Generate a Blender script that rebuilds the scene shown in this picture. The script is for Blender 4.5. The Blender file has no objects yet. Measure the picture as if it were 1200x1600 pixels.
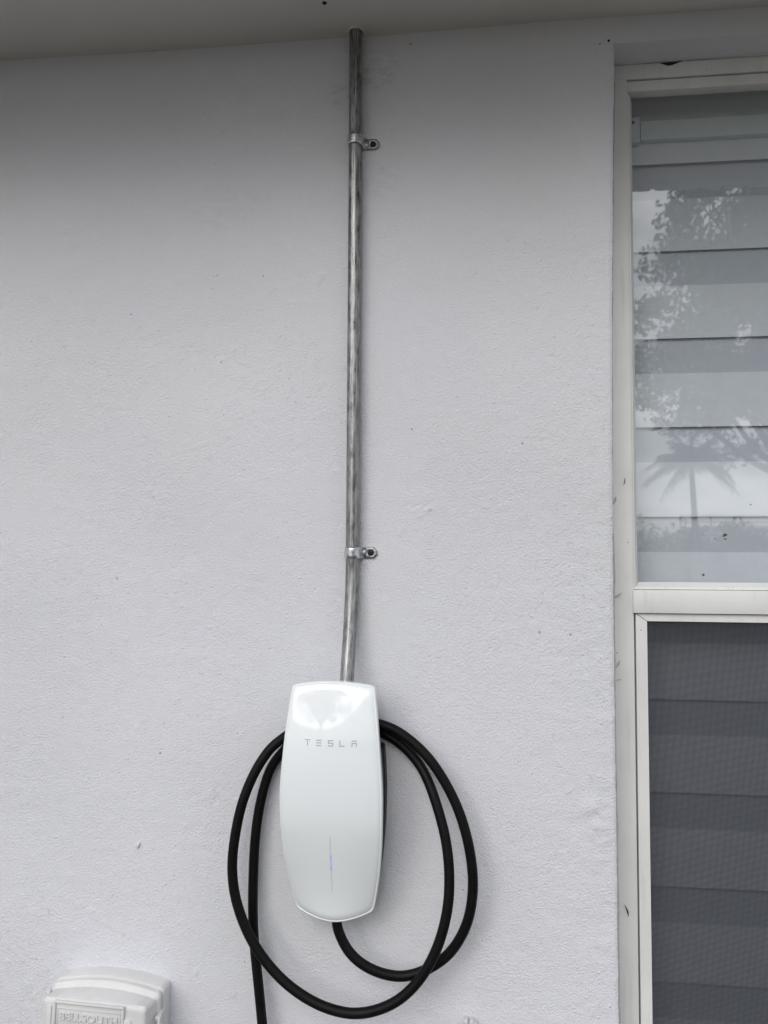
import bpy, bmesh, math, random
import numpy as np
from mathutils import Vector, Matrix
R = math.radians
scene = bpy.context.scene
col = scene.collection

# ------------------------------------------------------------------ camera
YAW, PITCH, ROLL, FPX = 0.12017, 0.05802, 0.004557, 1289.0
cam_d = bpy.data.cameras.new('camera')
cam = bpy.data.objects.new('camera', cam_d)
col.objects.link(cam)
fw = Vector((-math.sin(YAW) * math.cos(PITCH), math.cos(YAW) * math.cos(PITCH), math.sin(PITCH)))
rt = Vector((math.cos(YAW), math.sin(YAW), 0))
up = rt.cross(fw)
c_, s_ = math.cos(ROLL), math.sin(ROLL)
rt, up = c_ * rt + s_ * up, -s_ * rt + c_ * up
m = Matrix((rt, up, -fw)).transposed().to_4x4()
m.translation = Vector((0, -1.4, 1.5))
cam.matrix_world = m
cam_d.sensor_fit = 'VERTICAL'
cam_d.sensor_height = 36.0
cam_d.lens = FPX / 1600 * 36.0
cam_d.clip_start = 0.02
cam_d.clip_end = 2000
scene.camera = cam

# ------------------------------------------------------------------ sky, sun, exposure
SUN_EL, SUN_AZ = R(28), math.atan2(-0.29, -0.957)     # towards the open side, a little to the left
world = bpy.data.worlds.new('World')
scene.world = world
world.use_nodes = True
wn, wl = world.node_tree.nodes, world.node_tree.links
wn.clear()
w_out = wn.new('ShaderNodeOutputWorld')
w_bg = wn.new('ShaderNodeBackground')
w_bg.inputs['Strength'].default_value = 0.10
sky = wn.new('ShaderNodeTexSky')
sky.sky_type = 'NISHITA'
sky.sun_disc = False
sky.sun_elevation = SUN_EL
sky.sun_rotation = SUN_AZ
w_tc = wn.new('ShaderNodeTexCoord')
w_map = wn.new('ShaderNodeMapping')
w_map.inputs['Scale'].default_value = (1, 1, 2.6)
w_map.inputs['Location'].default_value = (3.37, 0.5, 0.2)
w_n = wn.new('ShaderNodeTexNoise')
w_n.inputs['Scale'].default_value = 4.2
w_n.inputs['Detail'].default_value = 4
w_n.inputs['Roughness'].default_value = 0.55
w_r = wn.new('ShaderNodeValToRGB')
w_r.color_ramp.elements[0].position = 0.30
w_r.color_ramp.elements[0].color = (0.62, 0.62, 0.62, 1)
w_r.color_ramp.elements[1].position = 0.55
w_r2 = wn.new('ShaderNodeValToRGB')
w_r2.color_ramp.elements[0].position = 0.35
w_r2.color_ramp.elements[0].color = (5.2, 5.4, 5.9, 1)
w_r2.color_ramp.elements[1].position = 0.68
w_r2.color_ramp.elements[1].color = (16.0, 16.1, 16.3, 1)
w_mix = wn.new('ShaderNodeMixRGB')
wl.new(w_tc.outputs['Generated'], w_map.inputs['Vector'])
wl.new(w_map.outputs['Vector'], w_n.inputs['Vector'])
wl.new(w_n.outputs['Fac'], w_r.inputs['Fac'])
wl.new(w_n.outputs['Fac'], w_r2.inputs['Fac'])
wl.new(w_r.outputs['Color'], w_mix.inputs['Fac'])
wl.new(sky.outputs['Color'], w_mix.inputs['Color1'])
wl.new(w_r2.outputs['Color'], w_mix.inputs['Color2'])
w_sep = wn.new('ShaderNodeSeparateXYZ')
w_cie = wn.new('ShaderNodeMapRange')
w_cie.inputs['From Min'].default_value = 0.0
w_cie.inputs['From Max'].default_value = 1.0
w_cie.inputs['To Min'].default_value = 0.75
w_cie.inputs['To Max'].default_value = 1.1
w_mul = wn.new('ShaderNodeMixRGB')
w_mul.blend_type = 'MULTIPLY'
w_mul.inputs['Fac'].default_value = 1.0
wl.new(w_tc.outputs['Generated'], w_sep.inputs[0])
wl.new(w_sep.outputs['Z'], w_cie.inputs['Value'])
wl.new(w_mix.outputs['Color'], w_mul.inputs['Color1'])
wl.new(w_cie.outputs['Result'], w_mul.inputs['Color2'])
wl.new(w_mul.outputs['Color'], w_bg.inputs['Color'])
wl.new(w_bg.outputs['Background'], w_out.inputs['Surface'])

sun_d = bpy.data.lights.new('sun', 'SUN')
sun_d.energy = 1.5
sun_d.angle = R(44)
sun_d.color = (1.0, 0.97, 0.93)
sun = bpy.data.objects.new('sun', sun_d)
col.objects.link(sun)
sdir = Vector((math.sin(SUN_AZ) * math.cos(SUN_EL), math.cos(SUN_AZ) * math.cos(SUN_EL), math.sin(SUN_EL)))
sun.rotation_euler = sdir.to_track_quat('Z', 'Y').to_euler()
sun.location = sdir * 30

scene.view_settings.view_transform = 'Standard'
scene.view_settings.look = 'None'
scene.view_settings.gamma = 1
scene.view_settings.use_curve_mapping = False
scene.view_settings.exposure = 0.30
scene.render.engine = 'CYCLES'
scene.cycles.max_bounces = 8
scene.cycles.diffuse_bounces = 4
scene.cycles.transparent_max_bounces = 16
scene.cycles.use_denoising = True
scene.cycles.denoising_prefilter = 'ACCURATE'
scene.cycles.adaptive_threshold = 0.015
world.cycles.sampling_method = 'NONE'      # an even overcast sky needs no importance map


# ------------------------------------------------------------------ materials
class NT:
    """small node-tree writer"""
    def __init__(s, name):
        s.m = bpy.data.materials.new(name)
        s.m.use_nodes = True
        s.t = s.m.node_tree
        s.n, s.l = s.t.nodes, s.t.links
        s.b = s.n['Principled BSDF']
        s.tc = s.n.new('ShaderNodeTexCoord')

    def set(s, **k):
        for a, v in k.items():
            s.b.inputs[a.replace('_', ' ')].default_value = v
        return s

    def map(s, scale=(1, 1, 1), rot=(0, 0, 0), coord='Object'):
        mp = s.n.new('ShaderNodeMapping')
        mp.inputs['Scale'].default_value = scale
        mp.inputs['Rotation'].default_value = rot
        s.l.new(s.tc.outputs[coord], mp.inputs['Vector'])
        return mp.outputs['Vector']

    def noise(s, vec, scale, detail=4, rough=0.5):
        n = s.n.new('ShaderNodeTexNoise')
        n.inputs['Scale'].default_value = scale
        n.inputs['Detail'].default_value = detail
        n.inputs['Roughness'].default_value = rough
        s.l.new(vec, n.inputs['Vector'])
        return n.outputs['Fac']

    def ramp(s, fac, stops):
        r = s.n.new('ShaderNodeValToRGB')
        e = r.color_ramp.elements
        while len(e) < len(stops):
            e.new(0.5)
        for i, (p, c) in enumerate(stops):
            e[i].position = p
            e[i].color = (c, c, c, 1) if not isinstance(c, tuple) else (*c, 1)
        s.l.new(fac, r.inputs['Fac'])
        return r.outputs['Color']

    def math(s, op, a, b=None):
        n = s.n.new('ShaderNodeMath')
        n.operation = op
        for i, v in enumerate((a, b)):
            if v is None:
                continue
            if isinstance(v, (int, float)):
                n.inputs[i].default_value = v
            else:
                s.l.new(v, n.inputs[i])
        return n.outputs[0]

    def mix(s, fac, a, b, mode='MIX'):
        n = s.n.new('ShaderNodeMixRGB')
        n.blend_type = mode
        for sock, v in zip(n.inputs, (fac, a, b)):
            if isinstance(v, (int, float)):
                sock.default_value = v
            elif isinstance(v, tuple):
                sock.default_value = (*v, 1)
            else:
                s.l.new(v, sock)
        return n.outputs['Color']

    def bump(s, h, dist, strength=1.0, chain=None):
        n = s.n.new('ShaderNodeBump')
        n.inputs['Distance'].default_value = dist
        n.inputs['Strength'].default_value = strength
        s.l.new(h, n.inputs['Height'])
        if chain is not None:
            s.l.new(chain, n.inputs['Normal'])
        return n.outputs['Normal']

    def to(s, out, name):
        s.l.new(out, s.b.inputs[name])
        return s


def plain(name, c, rough=0.5, metal=0.0, var=0.0, scale=40):
    t = NT(name).set(Roughness=rough, Metallic=metal)
    t.b.inputs['Base Color'].default_value = (*c, 1)
    if var:
        n = t.noise(t.map(), scale, 4)
        t.to(t.mix(1.0, t.ramp(n, [(0.3, 1 - var), (0.7, 1 + var * 0.3)]), c, 'MULTIPLY'), 'Base Color')
        t.to(t.ramp(n, [(0.3, max(rough - 0.08, 0.03)), (0.7, min(rough + 0.08, 1))]), 'Roughness')
    return t.m


M = {}


def stucco():
    t = NT('painted_stucco')
    v = t.map()
    base = (0.73, 0.737, 0.795)
    # gentle blotches of paint, plus sparse grime specks and scuffs
    blot = t.ramp(t.noise(v, 3.0, 3), [(0.3, (0.985, 0.99, 0.96)), (0.7, (1.0, 0.995, 1.0))])
    c = t.mix(1.0, base, blot, 'MULTIPLY')
    vo = t.n.new('ShaderNodeTexVoronoi')
    vo.inputs['Scale'].default_value = 17
    vo.inputs['Randomness'].default_value = 1
    t.l.new(v, vo.inputs['Vector'])
    gate = t.math('GREATER_THAN', t.noise(v, 6.0, 1), 0.53)
    speck = t.math('LESS_THAN', vo.outputs['Distance'], 0.034)
    c = t.mix(t.math('MULTIPLY', t.math('MULTIPLY', speck, gate), 0.65), c, (0.16, 0.15, 0.14))
    scuff = t.ramp(t.noise(t.map((1, 1, 3.0), (0, R(12), 0)), 26.0, 4, 0.7), [(0.66, 0.0), (0.74, 0.30)])
    sg = t.ramp(t.noise(v, 2.3, 2), [(0.56, 0.0), (0.68, 1.0)])
    c = t.mix(t.math('MULTIPLY', scuff, sg), c, (0.36, 0.35, 0.34))
    # hand smudges left where the pipe was fitted, each with its own ragged outline
    rag = t.ramp(t.noise(t.map((1, 1, 2.2), (0, R(-8), 0)), 42.0, 4, 0.7), [(0.47, 0.0), (0.66, 1.0)])
    for (sx, sz, rx, rz, k) in ((-0.185, 2.365, 0.050, 0.045, 0.42), (-0.180, 2.165, 0.045, 0.040, 0.18), (-0.250, 2.325, 0.030, 0.030, 0.38), (-0.46, 2.13, 0.10, 0.05, 0.12)):
        mp = t.n.new('ShaderNodeMapping')
        mp.inputs['Location'].default_value = (-sx / rx, 0, -sz / rz)
        mp.inputs['Scale'].default_value = (1 / rx, 0, 1 / rz)
        t.l.new(t.tc.outputs['Object'], mp.inputs['Vector'])
        gr = t.n.new('ShaderNodeTexGradient')
        gr.gradient_type = 'SPHERICAL'
        t.l.new(mp.outputs['Vector'], gr.inputs['Vector'])
        c = t.mix(t.math('MULTIPLY', t.math('MULTIPLY', t.ramp(gr.outputs['Fac'], [(0.0, 0.0), (0.5, 1.0)]), rag), k), c, (0.30, 0.29, 0.27))
    t.to(c, 'Base Color')
    t.set(Roughness=0.62)
    t.b.inputs['Specular IOR Level'].default_value = 0.35
    # relief: fine grains, stippled sand, lumps; rough and smooth zones
    zone = t.ramp(t.noise(v, 2.1, 1), [(0.35, 0.75), (0.65, 1.0)])
    g1 = t.ramp(t.noise(t.map((1, 1, 1.12), (0, R(24), 0)), 300, 3, 0.7), [(0.30, 0.0), (0.72, 1.0)])
    h = t.math('MULTIPLY', g1, zone)
    t.to(t.bump(h, 0.0013, 1.0), 'Normal')
    return t.m


def soffit_mat():
    t = NT('soffit_paint')
    v = t.map()
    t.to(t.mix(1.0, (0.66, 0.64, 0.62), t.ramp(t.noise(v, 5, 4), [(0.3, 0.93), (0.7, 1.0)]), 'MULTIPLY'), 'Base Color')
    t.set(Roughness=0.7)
    t.to(t.bump(t.noise(v, 180, 4), 0.0008, 0.6, t.bump(t.noise(v, 6, 2), 0.006, 0.5)), 'Normal')
    return t.m


def frame_mat():
    t = NT('window_frame_paint')
    v = t.map()
    n = t.noise(v, 9, 5)
    c = t.mix(1.0, (0.72, 0.725, 0.718), t.ramp(n, [(0.3, 0.9), (0.65, 1.0)]), 'MULTIPLY')
    vo = t.n.new('ShaderNodeTexVoronoi')
    vo.inputs['Scale'].default_value = 42
    t.l.new(v, vo.inputs['Vector'])
    gate = t.math('GREATER_THAN', t.noise(v, 11, 2), 0.57)
    sp = t.math('MULTIPLY', t.math('LESS_THAN', vo.outputs['Distance'], 0.07), gate)
    c = t.mix(t.math('MULTIPLY', sp, 0.6), c, (0.22, 0.21, 0.2))
    streak = t.ramp(t.noise(t.map((14, 14, 1.1)), 6, 4), [(0.58, 0.0), (0.75, 0.22)])
    c = t.mix(streak, c, (0.38, 0.36, 0.32))
    t.to(c, 'Base Color')
    t.set(Roughness=0.48)
    t.to(t.bump(t.noise(v, 260, 3), 0.0003, 0.5), 'Normal')
    return t.m


def galvanised():
    t = NT('galvanised_steel')
    at = t.n.new('ShaderNodeAttribute')
    at.attribute_name = 'pipe_uv'

    def stretched(k):
        mp = t.n.new('ShaderNodeMapping')
        mp.inputs['Scale'].default_value = (1, 1, k)
        t.l.new(at.outputs['Vector'], mp.inputs['Vector'])
        return mp.outputs['Vector']
    st = t.noise(stretched(1.2), 8.5, 4, 0.75)
    mott = t.noise(stretched(22.0), 1.7, 5, 0.65)
    f = t.math('ADD', t.math('MULTIPLY', st, 0.6), t.math('MULTIPLY', mott, 0.4))
    c = t.ramp(f, [(0.36, (0.05, 0.05, 0.05)), (0.47, (0.20, 0.20, 0.20)), (0.56, (0.38, 0.385, 0.39)), (0.66, (0.62, 0.62, 0.615))])
    t.to(c, 'Base Color')
    t.set(Metallic=0.9)
    t.to(t.ramp(mott, [(0.35, 0.22), (0.65, 0.52)]), 'Roughness')
    t.to(t.bump(st, 0.0004, 0.35), 'Normal')
    return t.m


def glass_mat(name, ior, tint):
    t = NT(name)
    tr = t.n.new('ShaderNodeBsdfTransparent')
    tr.inputs['Color'].default_value = (*tint, 1)
    gl = t.n.new('ShaderNodeBsdfGlossy')
    gl.inputs['Roughness'].default_value = 0.019
    gl.inputs['Color'].default_value = (1, 1, 1, 1)
    fr = t.n.new('ShaderNodeFresnel')
    fr.inputs['IOR'].default_value = ior
    geo = t.n.new('ShaderNodeNewGeometry')
    k = t.math('MULTIPLY', fr.outputs[0], t.math('SUBTRACT', 1.0, geo.outputs['Backfacing']))
    bn = t.bump(t.noise(t.map(), 2.2, 1), 0.0012, 0.5)
    t.l.new(bn, gl.inputs['Normal'])
    mx = t.n.new('ShaderNodeMixShader')
    t.l.new(k, mx.inputs[0])
    t.l.new(tr.outputs[0], mx.inputs[1])
    t.l.new(gl.outputs[0], mx.inputs[2])
    t.l.new(mx.outputs[0], t.n['Material Output'].inputs['Surface'])
    return t.m


def foliage(name, a, b):
    t = NT(name)
    v = t.map()
    t.to(t.ramp(t.noise(v, 1.7, 4), [(0.3, a), (0.7, b)]), 'Base Color')
    t.set(Roughness=0.6)
    return t.m


def cable_rubber():
    t = NT('cable_rubber').set(Roughness=0.42)
    t.b.inputs['Specular IOR Level'].default_value = 0.14
    v = t.map()
    t.to(t.ramp(t.noise(v, 60, 4), [(0.3, (0.003, 0.003, 0.0033)), (0.75, (0.006, 0.006, 0.006))]), 'Base Color')
    t.to(t.ramp(t.noise(v, 25, 5), [(0.3, 0.36), (0.7, 0.55)]), 'Roughness')
    return t.m


def charger_white():
    t = NT('white_tempered_glass').set(Roughness=0.3)
    t.b.inputs['Base Color'].default_value = (0.795, 0.835, 0.86, 1)
    t.b.inputs['Coat Weight'].default_value = 1.0
    t.b.inputs['Coat Roughness'].default_value = 0.06
    t.b.inputs['IOR'].default_value = 1.5
    t.b.inputs['Coat IOR'].default_value = 1.5
    return t.m


def box_paint():
    t = NT('thick_white_paint')
    v = t.map()
    t.to(t.mix(1.0, (0.655, 0.652, 0.655), t.ramp(t.noise(v, 24, 4), [(0.3, 0.93), (0.65, 1.0)]), 'MULTIPLY'), 'Base Color')
    t.set(Roughness=0.5)
    t.to(t.bump(t.noise(v, 110, 5, 0.6), 0.0012, 0.6), 'Normal')
    return t.m


M['stucco'] = stucco()
M['soffit'] = soffit_mat()
M['frame'] = frame_mat()
M['steel'] = galvanised()
M['zinc'] = plain('bright_zinc', (0.66, 0.68, 0.70), 0.27, 1.0, 0.25, 160)
M['zinc_dull'] = plain('dull_zinc', (0.42, 0.43, 0.44), 0.45, 0.85, 0.25, 200)
M['black_screw'] = plain('black_screw', (0.012, 0.012, 0.014), 0.5, 0.2, 0.1)
M['glass_up'] = glass_mat('window_glass', 2.5, (0.965, 0.98, 0.985))
M['glass_low'] = glass_mat('sash_glass', 1.5, (0.95, 0.96, 0.97))
M['blind'] = plain('white_blind_fabric', (0.71, 0.725, 0.765), 0.65, 0, 0.04, 30)
M['sheer'] = plain('grey_sheer_fabric', (0.55, 0.57, 0.62), 0.75, 0, 0.04, 30)
M['rail'] = plain('blind_headrail', (0.60, 0.64, 0.65), 0.5, 0, 0.05)
M['mesh'] = plain('charcoal_screen_wire', (0.033, 0.037, 0.050), 0.6, 0.0)
M['dark_gap'] = plain('dark_gap', (0.02, 0.02, 0.02), 0.9)
M['caulk'] = plain('old_grey_caulk', (0.50, 0.50, 0.475), 0.8, 0, 0.25, 90)
M['cable'] = cable_rubber()
M['charger'] = charger_white()
M['housing'] = plain('black_housing', (0.012, 0.012, 0.013), 0.45, 0, 0.1)
M['letter'] = plain('grey_lettering', (0.40, 0.41, 0.42), 0.35)
M['slot'] = plain('status_slot', (0.62, 0.63, 0.68), 0.4)
M['box'] = box_paint()
M['room'] = plain('room_paint', (0.30, 0.30, 0.30), 0.9, 0, 0.05, 3)
M['grass'] = foliage('lawn', (0.042, 0.038, 0.028), (0.068, 0.062, 0.046))
M['leaf'] = foliage('tree_leaf', (0.030, 0.055, 0.018), (0.070, 0.105, 0.035))
M['palm_leaf'] = foliage('palm_leaf', (0.035, 0.060, 0.022), (0.075, 0.100, 0.04))
M['bark'] = plain('bark', (0.13, 0.11, 0.09), 0.9, 0, 0.3, 12)
M['house'] = plain('far_house_paint', (0.72, 0.71, 0.68), 0.8, 0, 0.06, 1)
M['roof'] = plain('roof_shingle', (0.16, 0.14, 0.13), 0.9, 0, 0.25, 8)
M['asphalt'] = plain('asphalt', (0.05, 0.05, 0.05), 0.9, 0, 0.25, 6)
M['raw'] = plain('raw_plaster_edge', (0.74, 0.66, 0.62), 0.9, 0, 0.2, 120)


def led_mat():
    t = NT('blue_status_light')
    t.b.inputs['Base Color'].default_value = (0.42, 0.46, 0.72, 1)
    t.b.inputs['Emission Color'].default_value = (0.30, 0.32, 1.0, 1)
    sep = t.n.new('ShaderNodeSeparateXYZ')
    t.l.new(t.tc.outputs['Generated'], sep.inputs[0])
    d = t.math('ABSOLUTE', t.math('SUBTRACT', sep.outputs['Z'], 0.5))
    e = t.ramp(d, [(0.05, 0.34), (0.5, 0.02)])
    t.l.new(e, t.b.inputs['Emission Strength'])
    return t.m


M['led'] = led_mat()

# ------------------------------------------------------------------ helpers


def link(name, me, mat, parent=None, smooth=None):
    o = bpy.data.objects.new(name, me)
    col.objects.link(o)
    if mat is not None and not me.materials:
        me.materials.append(mat)
    if parent is not None:
        o.parent = parent
    if smooth is not None:
        me.polygons.foreach_set('use_smooth', np.ones(len(me.polygons), dtype=bool))
        me.set_sharp_from_angle(angle=R(smooth))
    return o


def tag(o, label=None, cat=None, group=None, kind=None):
    if label:
        o['label'] = label
    if cat:
        o['category'] = cat
    if group:
        o['group'] = group
    if kind:
        o['kind'] = kind
    return o


def empty(name, loc=(0, 0, 0)):
    o = bpy.data.objects.new(name, None)
    o.location = loc
    o.empty_display_size = 0.05
    col.objects.link(o)
    return o


def pydata(name, v, f):
    me = bpy.data.meshes.new(name)
    me.from_pydata([tuple(a) for a in v], [], f)
    me.update()
    return me


def box_me(name, x0, x1, y0, y1, z0, z1, bev=0.0, seg=2):
    bm = bmesh.new()
    bmesh.ops.create_cube(bm, size=1)
    for v in bm.verts:
        v.co = Vector(((x0 + x1) / 2 + v.co.x * (x1 - x0), (y0 + y1) / 2 + v.co.y * (y1 - y0), (z0 + z1) / 2 + v.co.z * (z1 - z0)))
    if bev:
        bmesh.ops.bevel(bm, geom=bm.edges[:], offset=bev, segments=seg, affect='EDGES', profile=0.5)
    me = bpy.data.meshes.new(name)
    bm.to_mesh(me)
    bm.free()
    return me


def box(name, x0, x1, y0, y1, z0, z1, mat, parent=None, bev=0.0):
    """world coordinates; the child is shifted into its parent's frame"""
    me = box_me(name, x0, x1, y0, y1, z0, z1, bev)
    if parent is not None:
        me.transform(Matrix.Translation(-parent.location))
    return link(name, me, mat, parent, 40 if bev else None)


def put(name, me, mat, parent, smooth=40):
    """mesh given in world coordinates, parent an unrotated empty"""
    if parent is not None:
        me.transform(Matrix.Translation(-parent.location))
    return link(name, me, mat, parent, smooth)


def catmull(P, n):
    P = [np.array(p, float) for p in P]
    out = []
    for i in range(len(P) - 1):
        p0, p1, p2, p3 = P[max(i - 1, 0)], P[i], P[i + 1], P[min(i + 2, len(P) - 1)]
        for k in range(n):
            t = k / n
            out.append(0.5 * (2 * p1 + (p2 - p0) * t + (2 * p0 - 5 * p1 + 4 * p2 - p3) * t * t + (3 * p1 - p0 - 3 * p2 + p3) * t ** 3))
    out.append(P[-1])
    return np.array(out)


def tube_me(name, path, rad, seg=16, cap=True, uv=False):
    path = np.array(path, float)
    n = len(path)
    rad = np.full(n, rad) if np.isscalar(rad) else np.array(rad)
    tan = np.gradient(path, axis=0)
    tan /= np.linalg.norm(tan, axis=1)[:, None]
    ref = np.array([0, 1.0, 0]) if abs(tan[0][1]) < 0.9 else np.array([1.0, 0, 0])
    verts, faces = [], []
    u = np.cross(ref, tan[0])
    u /= np.linalg.norm(u)
    for i in range(n):
        u = u - tan[i] * (u @ tan[i])
        u /= np.linalg.norm(u)
        w = np.cross(tan[i], u)
        for k in range(seg):
            a = 2 * math.pi * k / seg
            verts.append(path[i] + rad[i] * (math.cos(a) * u + math.sin(a) * w))
    for i in range(n - 1):
        for k in range(seg):
            k2 = (k + 1) % seg
            faces.append((i * seg + k, i * seg + k2, (i + 1) * seg + k2, (i + 1) * seg + k))
    if cap:
        faces.append(tuple(range(seg))[::-1])
        faces.append(tuple((n - 1) * seg + k for k in range(seg)))
    me = pydata(name, verts, faces)
    if uv:
        ln = np.r_[0, np.cumsum(np.linalg.norm(np.diff(path, axis=0), axis=1))]
        lay = me.attributes.new('pipe_uv', 'FLOAT_VECTOR', 'POINT')
        pv = np.arange(n * seg)
        aa = (pv % seg) / seg * 2 * math.pi
        lay.data.foreach_set('vector', np.stack([np.cos(aa), np.sin(aa), ln[pv // seg]], 1).astype(np.float32).ravel())
    return me


def prism_me(name, poly, y0, y1):
    """polygon in (x, z), extruded from y0 (front) to y1"""
    n = len(poly)
    v = [(x, y0, z) for x, z in poly] + [(x, y1, z) for x, z in poly]
    f = [tuple(range(n)), tuple(range(2 * n - 1, n - 1, -1))]
    f += [(i, n + i, n + (i + 1) % n, (i + 1) % n) for i in range(n)]
    me = pydata(name, v, f)
    bm = bmesh.new()
    bm.from_mesh(me)
    bmesh.ops.recalc_face_normals(bm, faces=bm.faces)
    bm.to_mesh(me)
    bm.free()
    return me


_rng = np.random.default_rng(7)


def vnoise(X, Z, cell, seed=0):
    """smooth value noise on a plane, about -1..1"""
    rng = np.random.default_rng(seed)
    n = 256
    g = rng.uniform(-1, 1, (n, n))
    u, w = X / cell, Z / cell
    i, j = np.floor(u).astype(int), np.floor(w).astype(int)
    fu, fw_ = u - i, w - j
    fu = fu * fu * (3 - 2 * fu)
    fw_ = fw_ * fw_ * (3 - 2 * fw_)
    a, b = g[i % n, j % n], g[(i + 1) % n, j % n]
    c, d = g[i % n, (j + 1) % n], g[(i + 1) % n, (j + 1) % n]
    return (a * (1 - fu) + b * fu) * (1 - fw_) + (c * (1 - fu) + d * fu) * fw_


SOFFIT_Z = 2.43
EAVE = 0.49
OPX1 = 1.16            # right side of the window opening
OPZ0, OPZ1 = 0.40, 2.384
WALL_T = 0.20

# ------------------------------------------------------------------ ground and far setting
me = pydata('ground', [(-400, -600, 0), (400, -600, 0), (400, 60, 0), (-400, 60, 0)], [(0, 1, 2, 3)])
tag(link('ground', me, M['grass']), kind='structure')
me = pydata('road', [(-300, -24.5, 0.006), (300, -24.5, 0.006), (300, -19.0, 0.006), (-300, -19.0, 0.006)], [(0, 1, 2, 3)])
tag(link('road', me, M['asphalt']), kind='structure')

# ------------------------------------------------------------------ house wall
wall = empty('house_wall', (0, 0, 0))
tag(wall, 'white painted stucco house wall behind the charger and conduit', 'wall')


def edge_x(z):
    return 0.2125 + 0.012 * np.clip((z - 1.6) / 0.78, 0, 1) ** 1.5


NX, NZ = 400, 560
zs = np.linspace(0.45, SOFFIT_Z + 0.02, NZ)
zs[np.argmin(abs(zs - OPZ1))] = OPZ1
kz1 = int(np.argmin(abs(zs - OPZ1)))
s = np.linspace(0, 1, NX)
Zg = np.repeat(zs[:, None], NX, 1)
edg = edge_x(zs) + 0.0004 * vnoise(zs * 0 + 3.3, zs, 0.02, 5) + 0.0005 * vnoise(zs * 0 + 1.3, zs, 0.09, 6) + 0.0004 * vnoise(zs * 0 + 1.3, zs, 0.006, 16)
X0 = -1.15
Xg = X0 + s[None, :] * (edg[:, None] - X0)
hgt = (0.0021 * vnoise(Xg, Zg, 0.21, 11) + 0.0005 * vnoise(Xg + 0.4 * Zg, Zg, 0.085, 12)
       + 0.00022 * vnoise(Xg + 0.3 * Zg, Zg * 1.4, 0.03, 13) + 0.00022 * vnoise(Xg, Zg, 0.011, 14))
# roughness of the render grows towards the window edge and the foot of the wall
rough = np.clip((Xg - 0.02) / 0.2, 0, 1) * np.clip((1.95 - Zg) / 0.6, 0.15, 1) + 0.6 * np.clip((1.0 - Zg) / 0.3, 0, 1) * np.clip((-0.45 - Xg) / 0.3, 0, 1)
hgt += rough * (0.00055 * vnoise(Xg, Zg, 0.009, 15) + 0.0007 * vnoise(Xg + 0.5 * Zg, Zg, 0.02, 17))


def dab(x, z, rx, rz, h, ang=0.0):
    c, s_2 = math.cos(ang), math.sin(ang)
    rr_ = 3 * max(rx, rz)
    i0, i1 = np.searchsorted(zs, (z - rr_, z + rr_))
    j0, j1 = np.clip(((np.array((x - rr_, x + rr_)) - X0) / (0.215 - X0) * NX).astype(int) + np.array((-6, 6)), 0, NX)
    w = (slice(i0, i1), slice(j0, j1))
    dx, dz = Xg[w] - x, Zg[w] - z
    a, b = (c * dx + s_2 * dz) / rx, (-s_2 * dx + c * dz) / rz
    hgt[w] += h * np.exp(-(a * a + b * b))


def ring(x, z, r, w, h):
    global hgt
    d = np.hypot(Xg - x, Zg - z)
    hgt = hgt + h * np.exp(-((d - r) / w) ** 2)


ring(-0.760, 2.102, 0.0055, 0.003, 0.0016)
dab(-0.760, 2.067, 0.004, 0.004, 0.0016)
dab(-0.705, 2.079, 0.003, 0.003, 0.0014)
dab(-0.457, 1.087, 0.005, 0.005, -0.002)
dab(-0.498, 1.092, 0.004, 0.004, -0.0014)
dab(0.170, 1.100, 0.018, 0.012, 0.0032, 0.3)          # lump beside the window
dab(0.186, 1.070, 0.012, 0.008, 0.0030, -0.4)
dab(0.150, 1.075, 0.012, 0.018, -0.0010, 0.2)
dab(0.192, 1.045, 0.014, 0.004, 0.0012, 0.5)
for x, z in ((-0.128, 1.592), (-0.119, 1.589), (-0.110, 1.591), (-0.100, 1.589), (-0.094, 1.592)):
    dab(x, z, 0.006, 0.0022, -0.0011, 0.5)
    dab(x + 0.003, z - 0.004, 0.006, 0.0025, 0.0012, 0.4)
for x, z, l, a in ((-0.66, 0.875, 0.06, -0.42), (-0.63, 0.862, 0.05, -0.40), (-0.70, 0.9, 0.05, -0.35), (0.118, 1.03, 0.018, -1.1),
                   (0.135, 1.01, 0.02, -1.2), (0.03, 0.84, 0.012, -1.0), (-0.10, 0.80, 0.02, -0.5), (0.075, 0.93, 0.014, -1.1),
                   (-0.3, 1.95, 0.05, -0.1), (0.06, 1.71, 0.04, -0.08), (-0.02, 0.98, 0.012, -1.0), (-0.5, 1.7, 0.05, 0.3)):
    dab(x, z, l, 0.0022, 0.0008, a)
rnd = random.Random(3)
for _ in range(260):
    x, z = rnd.uniform(-1.0, 0.2), rnd.uniform(0.72, 2.1)
    dab(x, z, rnd.uniform(0.002, 0.0035), rnd.uniform(0.002, 0.0045), rnd.choice((1, 1, -1)) * rnd.uniform(0.0008, 0.002), rnd.uniform(0, 3))
hgt -= hgt.mean()
fade = np.clip((SOFFIT_Z - Zg) / 0.05, 0, 1) * np.clip((Xg - X0) / 0.1, 0, 1)
# the arris at the window is slightly rounded
arris = 0.0025 * np.clip(1 - (edg[:, None] - Xg) / 0.006, 0, 1) ** 2 * (Zg < OPZ1 + 0.001)
Yg = -hgt * fade + arris
V = np.stack([Xg, Yg, Zg], -1).reshape(-1, 3)
idx = np.arange(NX * NZ).reshape(NZ, NX)
Q = np.stack([idx[:-1, :-1], idx[:-1, 1:], idx[1:, 1:], idx[1:, :-1]], -1).reshape(-1, 4)
verts = V.tolist()
faces = Q.tolist()


def addq(*pts):
    k = len(verts)
    verts.extend(pts)
    faces.append(list(range(k, k + len(pts))))


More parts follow.
